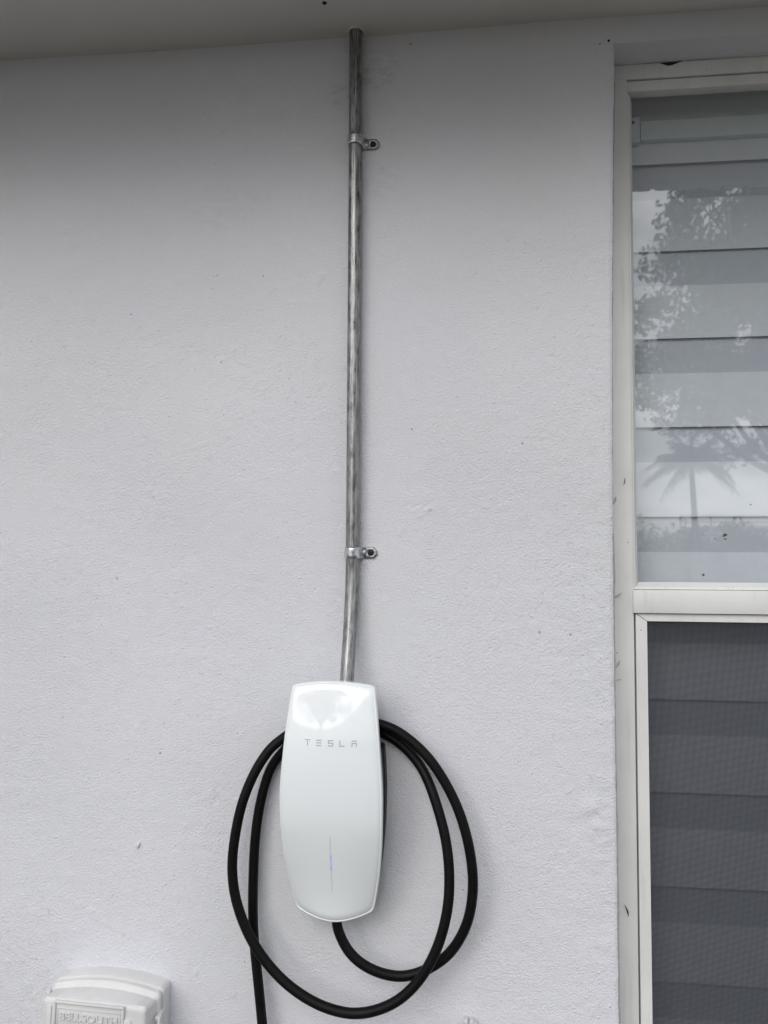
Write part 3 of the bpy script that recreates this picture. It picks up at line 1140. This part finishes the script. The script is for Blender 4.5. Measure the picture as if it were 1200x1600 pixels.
for sc in (0.10, 0.22, 0.35, 0.48, 0.60, 0.71, 0.80, 0.88, 0.93):
    add_ring([(x * sc, face_y(x * sc, z * sc), z * sc) for x, z in OUT])
for ins, dy in ((0.0040, 0.0), (0.0036, 0.0005), (0.0030, 0.0005), (0.0026, 0.0002), (0.0016, 0.0005), (0.0006, 0.0012), (0.0, 0.0032)):
    add_ring([(x - a * ins, face_y(x * 0.985, z * 0.985) + dy + 0.0004, z - b * ins) for (x, z), (a, b) in zip(OUT, nrm)])
for back_, ins in ((0.014, 0.0004), (0.026, 0.0016), (0.0275, 0.0030), (0.0275, 0.012)):
    add_ring([(x - a * ins, min(-rim_d(z) + back_, -0.012), z - b * ins) for (x, z), (a, b) in zip(OUT, nrm)])
f += [(0, rings[0] + (k + 1) % nO, rings[0] + k) for k in range(nO)]
for r0, r1 in zip(rings[:-1], rings[1:]):
    f += [(r0 + k, r0 + (k + 1) % nO, r1 + (k + 1) % nO, r1 + k) for k in range(nO)]
f.append(tuple(rings[-1] + k for k in range(nO)))
me = pydata('faceplate', v, f)
bm = bmesh.new()
bm.from_mesh(me)
bmesh.ops.recalc_face_normals(bm, faces=bm.faces)
bm.to_mesh(me)
bm.free()
link('faceplate', me, M['charger'], chg, 55)


# black housing behind the plate; its top is cut low so the cable can be wrapped over it
def housing():
    pts = []
    for x, z in OUT[::3]:
        zz = z * 0.972
        xx = x * 0.955
        pts.append((xx, min(zz, 0.094 - 0.30 * xx * xx / 0.08)))
    v, f = [], []
    n = len(pts)
    for y, k in ((0.0005, 1.0), (-0.020, 1.0), (-0.0225, 0.985), (-0.0225, 0.97)):
        v += [(x * k, y, z * k) for x, z in pts]
    for x, z in pts:
        v.append((x * 0.985, min(-rim_d(z) + 0.030, -0.0235), z * 0.985))
    for i in range(4):
        f += [(i * n + k, i * n + (k + 1) % n, (i + 1) * n + (k + 1) % n, (i + 1) * n + k) for k in range(n)]
    f += [tuple(range(n)), tuple(4 * n + k for k in range(n))]
    me = pydata('housing', v, f)
    bm = bmesh.new()
    bm.from_mesh(me)
    bmesh.ops.recalc_face_normals(bm, faces=bm.faces)
    bm.to_mesh(me)
    bm.free()
    return link('housing', me, M['housing'], chg, 40)


housing()
# cable gland under the housing
put('cable_gland', tube_me('cable_gland', [(-0.2385, -0.040, 0.955), (-0.2380, -0.0435, 0.935), (-0.2377, -0.0445, 0.922)], [0.0125, 0.0125, 0.0112], 20), M['housing'], chg, 50)


def conform(name, quads, mat, parent, off=0.0004, nsub=6):
    """flat strokes (x0, x1, z0, z1 in charger coordinates) laid on the curved face"""
    v, f = [], []
    for q in quads:
        (x0, x1, z0, z1) = q[:4]
        sh = q[4] if len(q) > 4 else 0.0
        k = len(v)
        for i in range(nsub + 1):
            for j in range(2):
                t = i / nsub
                if x1 - x0 >= z1 - z0:
                    x, z = x0 + (x1 - x0) * t, (z0, z1)[j]
                else:
                    x, z = (x0, x1)[j] + sh * t, z0 + (z1 - z0) * t
                v.append((x, face_y(x, z) - off, z))
        for i in range(nsub):
            a = k + 2 * i
            f.append((a, a + 2, a + 3, a + 1))
    me = pydata(name, v, f)
    bm = bmesh.new()
    bm.from_mesh(me)
    bmesh.ops.recalc_face_normals(bm, faces=bm.faces)
    for fc in bm.faces:
        if fc.normal.y > 0:
            fc.normal_flip()
    bm.to_mesh(me)
    bm.free()
    return link(name, me, mat, parent)


def letter(ch, xc, zc, w, h, t):
    x0, x1, z0, z1 = xc - w / 2, xc + w / 2, zc - h / 2, zc + h / 2
    mz = (z0 + z1) / 2
    q = {'T': [(x0, x1, z1 - t, z1), (xc - t / 2, xc + t / 2, z0, z1 - 1.8 * t)],
         'E': [(x0, x1, z1 - t, z1), (x0, x1, mz - t / 2, mz + t / 2), (x0, x1, z0, z0 + t)],
         'S': [(x0, x1, z1 - t, z1), (x0, x1, mz - t / 2, mz + t / 2), (x0, x1, z0, z0 + t), (x0, x0 + t, mz + t / 2, z1 - t), (x1 - t, x1, z0 + t, mz - t / 2)],
         'L': [(x0, x0 + t, z0 + t, z1), (x0, x1, z0, z0 + t)],
         'A': [(x0, x1, z1 - t, z1), (x0, x1, mz - t / 2 + 0.0006, mz + t / 2 + 0.0006), (x0, x0 + t, z0, mz - t / 2 + 0.0006), (x1 - t, x1, z0, mz - t / 2 + 0.0006)]}[ch]
    return conform('letter', q, M['letter'], chg)


for ch, xc in zip('TESLA', (-0.0370, -0.0186, 0.0002, 0.0184, 0.0376)):
    letter(ch, xc, 0.0935, 0.0083, 0.0095, 0.00135)
conform('status_slot', [(-0.0006, 0.0006, -0.145, -0.052, 0.0)], M['slot'], chg, 0.0003, 24)
conform('status_light', [(-0.0010, 0.0010, -0.107, -0.082, 0.0)], M['led'], chg, 0.0006, 8)

# ------------------------------------------------------------------ charging cable
CABLE = [(-0.2377, -0.044, 0.9257), (-0.2376, -0.045, 0.9109), (-0.2319, -0.046, 0.8932), (-0.217, -0.047, 0.8687), (-0.1939, -0.047, 0.8499), (-0.1635, -0.046, 0.8378), (-0.1335, -0.044, 0.834), (-0.1073, -0.042, 0.8394), (-0.0849, -0.04, 0.8497), (-0.0586, -0.04, 0.8695), (-0.038, -0.042, 0.8989), (-0.0241, -0.045, 0.9337), (-0.0181, -0.047, 0.9749), (-0.0192, -0.047, 1.0113), (-0.0266, -0.046, 1.0546), (-0.0416, -0.043, 1.101), (-0.0643, -0.04, 1.144), (-0.0892, -0.038, 1.1782), (-0.1164, -0.034, 1.2028), (-0.144, -0.032, 1.2202), (-0.1698, -0.031, 1.229), (-0.2078, -0.030, 1.236), (-0.2555, -0.030, 1.2375), (-0.295, -0.030, 1.2282), (-0.3354, -0.032, 1.2003), (-0.358, -0.036, 1.1802), (-0.3816, -0.042, 1.1407), (-0.3994, -0.047, 1.0917), (-0.4088, -0.05, 1.0391), (-0.4116, -0.052, 0.9981), (-0.4074, -0.053, 0.9573), (-0.3947, -0.054, 0.9172), (-0.3741, -0.055, 0.8778), (-0.3461, -0.056, 0.843), (-0.3103, -0.058, 0.8131), (-0.2675, -0.06, 0.7914), (-0.2292, -0.061, 0.7819), (-0.1988, -0.062, 0.7816), (-0.165, -0.063, 0.7908), (-0.1314, -0.064, 0.8097), (-0.1018, -0.064, 0.8403), (-0.0797, -0.064, 0.8775), (-0.0651, -0.062, 0.917), (-0.0559, -0.06, 0.9635), (-0.0557, -0.056, 1.0165), (-0.0627, -0.05, 1.0617), (-0.0755, -0.042, 1.1037), (-0.0913, -0.031, 1.1417), (-0.1095, -0.020, 1.1685), (-0.1375, -0.0145, 1.1945), (-0.1694, -0.012, 1.2122), (-0.2092, -0.0115, 1.2225), (-0.2572, -0.0115, 1.2231), (-0.3094, -0.012, 1.202), (-0.3413, -0.013, 1.1719), (-0.3588, -0.015, 1.1464), (-0.3697, -0.018, 1.1117), (-0.3779, -0.02, 1.0693), (-0.3826, -0.021, 1.023), (-0.384, -0.022, 0.9695), (-0.3838, -0.023, 0.9163), (-0.3804, -0.024, 0.8636), (-0.3744, -0.026, 0.8195), (-0.3684, -0.028, 0.7757), (-0.3634, -0.03, 0.7371), (-0.3591, -0.032, 0.6927), (-0.352, -0.05, 0.50), (-0.34, -0.10, 0.20), (-0.33, -0.16, 0.06), (-0.28, -0.25, 0.012), (-0.10, -0.36, 0.010), (0.1, -0.40, 0.010)]
cp = catmull(CABLE, 6)
for _ in range(6):                      # relax small kinks
    cp[1:-1] = 0.25 * cp[:-2] + 0.5 * cp[1:-1] + 0.25 * cp[2:]
o = link('charging_cable', tube_me('charging_cable', cp, 0.0082, 20), M['cable'], None, 70)
tag(o, 'thick black rubber charging cable coiled in two loops round the charger', 'cable')

# ------------------------------------------------------------------ telephone junction box
TB = empty('telephone_box', (-0.632, 0, 0.622))
tag(TB, 'old telephone junction box painted over in white, low on the wall at left', 'junction box')
TB.rotation_euler = (0, R(1.6), 0)
bw, bz0, bz1 = 0.100, -0.20, 0.172       # half width, bottom, top at the corners (arch above)


def tb_outline(ins, drop=0.0, arch=0.011, rc=0.010, n_arch=18):
    hw, z0, z1 = bw - ins, bz0 + ins, bz1 - ins - drop
    r = rc
    P = []
    for a in np.linspace(-90, 0, 6):
        P.append((hw - r + r * math.cos(R(a)), z0 + r + r * math.sin(R(a))))
    for a in np.linspace(0, 78, 7):
        P.append((hw - r + r * math.cos(R(a)), z1 - r + r * math.sin(R(a))))
    for t in np.linspace(1, -1, n_arch)[1:-1]:
        xx = t * (hw - r)
        P.append((xx, z1 + arch * (1 - t * t)))
    for a in np.linspace(102, 180, 7):
        P.append((-hw + r + r * math.cos(R(a)), z1 - r + r * math.sin(R(a))))
    for a in np.linspace(180, 270, 6):
        P.append((-hw + r + r * math.cos(R(a)), z0 + r + r * math.sin(R(a))))
    return P


def loft(name, levels, mat, parent, smooth=35, cap_back=True):
    v, f = [], []
    n = None
    for y, *lv in levels:
        P = tb_outline(*lv)
        n = len(P)
        v += [(x, y, z) for x, z in P]
    for i in range(len(levels) - 1):
        f += [(i * n + k, i * n + (k + 1) % n, (i + 1) * n + (k + 1) % n, (i + 1) * n + k) for k in range(n)]
    f.append(tuple((len(levels) - 1) * n + k for k in range(n)))
    if cap_back:
        f.append(tuple(range(n)))
    me = pydata(name, v, f)
    bm = bmesh.new()
    bm.from_mesh(me)
    bmesh.ops.recalc_face_normals(bm, faces=bm.faces)
    bm.to_mesh(me)
    bm.free()
    return link(name, me, mat, parent, smooth)


loft('base', [(0.0005, 0.0040, 0.003), (-0.029, 0.0040, 0.003), (-0.0315, 0.0055, 0.003), (-0.0330, 0.0095, 0.002), (-0.0370, 0.0115, 0.002)], M['box'], TB)
lid = loft('lid', [(-0.0355, 0.0090, 0.003), (-0.0370, 0.0058, 0.003), (-0.0385, 0.0048, 0.003), (-0.0440, 0.0050, 0.0035), (-0.0465, 0.0064, 0.0045), (-0.0480, 0.0092, 0.0050, 0.010, 0.009),
                   (-0.0500, 0.0104, 0.0050, 0.009, 0.008), (-0.0820, 0.0120, -0.0005, 0.0015, 0.0065), (-0.0850, 0.0130, 0.0005, 0.0014, 0.006), (-0.0866, 0.0150, 0.0010, 0.0012, 0.005), (-0.0871, 0.0185, 0.0015, 0.001, 0.004)], M['box'], TB)


def tb_box(name, x0, x1, y0, y1, z0, z1, parent, bev=0.0012, mat=None):
    return link(name, box_me(name, x0, x1, y0, y1, z0, z1, bev), mat or M['box'], parent, 40)


NP = (-0.0640, 0.0500, 0.112, 0.1570)
nx0, nx1, nz0, nz1 = NP
tb_box('nameplate', nx0, nx1, -0.0888, -0.0862, nz0, nz1, TB)
for (a, b, c, d) in ((nx0 - 0.003, nx1 + 0.003, nz1 - 0.001, nz1 + 0.003), (nx0 - 0.003, nx1 + 0.003, nz0 - 0.003, nz0 + 0.001),
                     (nx0 - 0.003, nx0 + 0.001, nz0 + 0.0012, nz1 - 0.0012), (nx1 - 0.001, nx1 + 0.003, nz0 + 0.0012, nz1 - 0.0012)):
    tb_box('plate_rim', a, b, -0.0920, -0.0860, c, d, TB, 0.0016)
inn = 0.008
for (a, b, c, d) in ((nx0 + 0.003, nx1 - 0.003, nz1 - inn - 0.0014, nz1 - inn), (nx0 + 0.003, nx1 - 0.003, nz0 + inn, nz0 + inn + 0.0014),
                     (nx0 + 0.003, nx0 + 0.0044, nz0 + inn + 0.0015, nz1 - inn - 0.0015), (nx1 - 0.0044, nx1 - 0.003, nz0 + inn + 0.0015, nz1 - inn - 0.0015)):
    tb_box('plate_line', a, b, -0.0897, -0.0885, c, d, TB, 0.0004)
# embossed lettering, half drowned in paint
cu = bpy.data.curves.new('emboss', 'FONT')
cu.body = 'BELLSOUTH'
cu.size = 0.0165
cu.extrude = 0.0011
cu.bevel_depth = 0.0003
cu.align_x = 'CENTER'
cu.align_y = 'CENTER'
cu.space_character = 1.06
tmp = bpy.data.objects.new('emboss', cu)
col.objects.link(tmp)
bpy.context.view_layer.update()
me = bpy.data.meshes.new_from_object(tmp.evaluated_get(bpy.context.evaluated_depsgraph_get()))
bpy.data.objects.remove(tmp)
me.name = 'embossed_lettering'
me.transform(Matrix.Rotation(R(90), 4, 'X'))
xs_ = [q.co.x for q in me.vertices]
me.transform(Matrix.Scale(0.098 / (max(xs_) - min(xs_)), 4, Vector((1, 0, 0))))
me.transform(Matrix.Translation(((nx0 + nx1) / 2, -0.0892, (nz0 + nz1) / 2 + 0.001)))
me.materials.clear()
link('embossed_lettering', me, M['box'], TB, 40)
# raised panel left of the plate, round lug right of it, hinge and latch
tb_box('side_panel', -0.0790, -0.0715, -0.0890, -0.0862, 0.02, 0.1505, TB, 0.0014)
put_me = tube_me('lug', [(0.0575, -0.0855, 0.133), (0.0575, -0.0895, 0.133), (0.0575, -0.0905, 0.133)], [0.0085, 0.0080, 0.0062], 24)
link('lug', put_me, M['box'], TB, 50)
la = tb_box('latch', 0.0935, 0.1000, -0.062, -0.034, 0.128, 0.134, TB, 0.0012)
tb_box('latch_hook', 0.0985, 0.1030, -0.064, -0.052, 0.098, 0.1345, la, 0.0014)
tb_box('hinge', -0.1005, -0.0945, -0.052, -0.042, 0.136, 0.152, TB, 0.002)

# ------------------------------------------------------------------ clip at the foot of the picture
ck = empty('cable_clip', (-0.018, 0, 0.742))
tag(ck, 'small white plastic clip on the wall below the cable loops', 'clip')
box('clip_body', -0.035, -0.012, -0.012, 0.001, 0.730, 0.7515, M['box'], ck, 0.002)
box('clip_ear', -0.034, -0.027, -0.016, -0.003, 0.7518, 0.7575, M['box'], ck, 0.001)
box('clip_ear', -0.024, -0.018, -0.016, -0.003, 0.7518, 0.7570, M['box'], ck, 0.001)


# ------------------------------------------------------------------ trees across the lawn (seen in the glass)
def leaf_cloud(name, centres, n_per, spread, size, mat, parent, seed, droop=0.0):
    rng = np.random.default_rng(seed)
    C = np.array([c[:3] for c in centres])
    S_ = np.array([c[3] if len(c) > 3 else 1.0 for c in centres])
    N = len(C) * n_per
    ci = np.repeat(np.arange(len(C)), n_per)
    d = rng.normal(size=(N, 3))
    d /= np.linalg.norm(d, axis=1)[:, None]
    P = C[ci] + d * (rng.random(N) ** 0.5)[:, None] * (spread * S_[ci])[:, None] * np.array([1, 1, 0.75])
    a = rng.normal(size=(N, 3))
    a[:, 2] -= droop
    a /= np.linalg.norm(a, axis=1)[:, None]
    b = np.cross(a, rng.normal(size=(N, 3)))
    b /= np.linalg.norm(b, axis=1)[:, None]
    L = (size * rng.uniform(0.6, 1.3, N))[:, None]
    W = L * 0.42
    V = np.stack([P - a * L, P + b * W, P + a * L, P - b * W], 1).reshape(-1, 3)
    me = bpy.data.meshes.new(name)
    me.vertices.add(4 * N)
    me.vertices.foreach_set('co', V.ravel())
    me.loops.add(4 * N)
    me.loops.foreach_set('vertex_index', np.arange(4 * N))
    me.polygons.add(N)
    me.polygons.foreach_set('loop_start', np.arange(0, 4 * N, 4))
    me.polygons.foreach_set('loop_total', np.full(N, 4))
    me.update(calc_edges=True)
    return put(name, me, mat, parent, None)


def broadleaf(loc, fork, centre, radii, n_clump, per, seed, label, leaf=0.09, clump=0.55, gaps=()):
    """trunk that forks at a height, limbs out to leaf clumps spread through an uneven crown"""
    r = random.Random(seed)
    t = empty('broadleaf_tree', loc)
    tag(t, label, 'tree', 'broadleaf trees across the lawn')
    base, top = Vector(loc), Vector((loc[0] + r.uniform(-0.2, 0.2), loc[1], fork))
    cs = []
    while len(cs) < n_clump:
        d = Vector((r.gauss(0, 1), r.gauss(0, 1), r.gauss(0, 1))).normalized() * (r.random() ** 0.42)
        d *= 1 + 0.18 * math.sin(4 * math.atan2(d.z, d.x) + seed)
        p = Vector((centre[0] + d.x * radii[0], centre[1] + d.y * radii[1], centre[2] + d.z * radii[2]))
        if any((p.x - gx) ** 2 + (p.z - gz) ** 2 < gr * gr for gx, gz, gr in gaps):
            continue
        cs.append(p)
    v, f = [], []

    def add(path, rads, seg=8):
        tm = tube_me('x', np.array([tuple(a) for a in path]), rads, seg, False)
        k = len(v)
        v.extend([tuple(q.co) for q in tm.vertices])
        f.extend([tuple(k + i for i in p.vertices) for p in tm.polygons])
        bpy.data.meshes.remove(tm)
    H = fork
    add([base, base.lerp(top, 0.5) + Vector((0.08, 0.05, 0)), top], [0.24, 0.19, 0.15], 12)
    limbs = []
    for k in range(7):
        a = 2 * math.pi * k / 7 + r.uniform(-0.3, 0.3)
        e = Vector((centre[0] + math.cos(a) * radii[0] * 0.55, centre[1] + math.sin(a) * radii[1] * 0.55, centre[2] + r.uniform(-0.35, 0.35) * radii[2]))
        m1 = top.lerp(e, 0.45) + Vector((r.uniform(-0.3, 0.3), r.uniform(-0.3, 0.3), r.uniform(-0.35, 0.1)))
        pth = catmull([top, m1, e], 5)
        add([Vector(q) for q in pth], np.linspace(0.12, 0.045, len(pth)))
        limbs += [Vector(q) for q in pth[3:]]
    for c in cs[::2]:
        q = min(limbs, key=lambda w: (w - c).length)
        mid = q.lerp(c, 0.5) + Vector((r.uniform(-0.15, 0.15), r.uniform(-0.15, 0.15), r.uniform(-0.1, 0.25)))
        add([q, mid, c], [0.035, 0.022, 0.01], 5)
    put('trunk', pydata('trunk', v, f), M['bark'], t, 60)
    leaf_cloud('crown', [(c.x, c.y, c.z, r.uniform(0.6, 1.35)) for c in cs], per, clump, leaf, M['leaf'], t, seed)
    return t


def palm(loc, h, fl, seed, label, n=20):
    r = random.Random(seed)
    t = empty('palm_tree', loc)
    tag(t, label, 'palm tree', 'palms across the lawn')
    x, y, z = loc
    pth = [(x, y, z), (x + 0.05, y, z + h * 0.4), (x + 0.02, y, z + h * 0.8), (x, y, z + h)]
    put('trunk', tube_me('trunk', catmull(pth, 4), np.linspace(0.13, 0.075, 13), 12), M['bark'], t, 60)
    for k in range(n):
        az = 2.4 * k + r.uniform(-0.3, 0.3)
        el = 1.25 - 1.35 * (k / n) + r.uniform(-0.15, 0.15)
        L = fl * r.uniform(0.8, 1.15)
        d = Vector((math.cos(az), math.sin(az), 0))
        sag = r.uniform(0.3, 0.75)
        pts = []
        for i in range(13):
            s1 = i / 12
            pts.append(Vector((x, y, z + h)) + d * (L * s1 * math.cos(el) * (1 - 0.15 * s1) + 0.25 * s1 * s1) + Vector((0, 0, L * (s1 * math.sin(el) - sag * s1 ** 2.2))))
        side = d.cross(Vector((0, 0, 1))).normalized()
        v, f = [], []
        for i in range(1, 12):
            for sub in (0.0, 0.5):
                p = pts[i].lerp(pts[i + 1], sub)
                tn = (pts[i + 1] - pts[i]).normalized()
                s1 = (i + sub) / 12
                ll = fl * (0.10 + 0.17 * math.sin(math.pi * s1)) * r.uniform(0.8, 1.2)
                for sg in (-1, 1):
                    tip = p + side * sg * ll * 0.62 + tn * ll * 0.5 - Vector((0, 0, ll * r.uniform(0.35, 0.75)))
                    q = len(v)
                    v += [tuple(p - tn * 0.028), tuple(p + tn * 0.028), tuple(tip)]
                    f.append((q, q + 1, q + 2))
        q0 = len(v)
        for i, p in enumerate(pts):
            w = 0.03 * (1 - i / 13)
            v += [tuple(p - side * w), tuple(p + side * w)]
        f += [(q0 + 2 * i, q0 + 2 * i + 1, q0 + 2 * i + 3, q0 + 2 * i + 2) for i in range(12)]
        put('frond', pydata('frond', v, f), M['palm_leaf'], t, None)
    return t


def hedge(loc, w, d, h, seed, label):
    r = random.Random(seed)
    t = empty('hedge_shrub', loc)
    tag(t, label, 'shrub', 'shrubs across the road')
    cs = []
    for _ in range(36):
        a, b, c = r.uniform(-1, 1), r.uniform(-1, 1), r.random()
        cs.append((loc[0] + a * w * 0.5, loc[1] + b * d * 0.5, loc[2] + h * (0.15 + 0.7 * c) * (1 - 0.25 * a * a), r.uniform(0.8, 1.3)))
    leaf_cloud('foliage', cs, 130, h * 0.22, 0.10, M['leaf'], t, seed)
    put('stem', tube_me('stem', [loc, (loc[0], loc[1], loc[2] + h * 0.5)], [0.07, 0.04], 8), M['bark'], t, 60)


broadleaf((6.0, -14.8, 0), 3.3, (6.4, -15.0, 6.75), (3.6, 3.2, 2.9), 210, 230, 12, 'large broadleaf tree reflected in the upper part of the window', 0.085, 0.6,
          ((2.9, 8.0, 0.75), (3.0, 4.6, 0.6)))
broadleaf((7.55, -20.5, 0), 3.7, (7.0, -20.5, 5.75), (2.8, 2.2, 1.6), 64, 110, 77, 'slender forked tree reflected above the palm at the right window edge', 0.085, 0.55)
broadleaf((-4.6, -16.0, 0), 3.4, (-4.6, -16.0, 6.2), (3.6, 3.4, 2.7), 110, 90, 23, 'broadleaf tree at left across the lawn, behind the viewer', 0.12, 0.7)
broadleaf((16.5, -19.0, 0), 3.4, (16.5, -19.0, 6.2), (3.6, 3.4, 2.7), 110, 90, 31, 'broadleaf tree at far right across the lawn, behind the viewer', 0.12, 0.7)
palm((6.95, -27.0, 0), 4.75, 1.7, 4, 'small palm reflected low in the upper window pane', 44)
palm((12.2, -29.0, 0), 5.2, 1.9, 9, 'taller palm across the road, right of the small one')
for k, (x, y, w, h) in enumerate(((5.2, -30, 2.6, 3.5), (7.6, -31, 2.2, 3.1), (9.4, -30.5, 1.6, 3.2), (2.6, -30, 3.0, 3.4), (-1.0, -30, 4.0, 3.2), (-5.5, -31, 4.0, 3.0), (14.5, -30, 3.0, 3.3), (19, -31, 4.0, 3.3))):
    hedge((x, y, 0), w, 1.6, h, 40 + k, 'leafy shrub %s in the row across the road' % ('far left', 'right of the small palm', 'before the pale house', 'left of the small palm', 'left of centre', 'near the left end', 'right of the house corner', 'at the right end')[k] if k else 'leafy shrub at the foot of the small palm across the road')

# pale house with a railed porch beyond the shrubs
hs = empty('neighbour_house', (12.5, -38, 0))
tag(hs, 'pale single-storey house with railed porch across the road', 'house')
box('wall', 8.6, 18.0, -44, -38, 0, 2.5, M['house'], hs)
for i in range(3):
    wx = 10.2 + i * 2.6
    box('window', wx, wx + 1.2, -38.0, -37.97, 0.9, 2.1, M['dark_gap'], hs)
put('roof', pydata('roof', [(8.2, -44.5, 2.5), (18.4, -44.5, 2.5), (18.4, -37.4, 2.5), (8.2, -37.4, 2.5), (10.5, -41, 3.3), (16, -41, 3.3)],
                   [(0, 1, 2, 3), (3, 2, 5, 4), (1, 0, 4, 5), (0, 3, 4), (2, 1, 5)]), M['roof'], hs, None)
for z in (2.75, 3.0, 3.25, 3.5):
    box('railing', 8.6, 15.0, -36.05, -36.0, z, z + 0.06, M['house'], hs)
for i in range(6):
    box('railing_post', 8.6 + i * 1.25, 8.68 + i * 1.25, -36.12, -36.06, 0, 3.6, M['house'], hs)
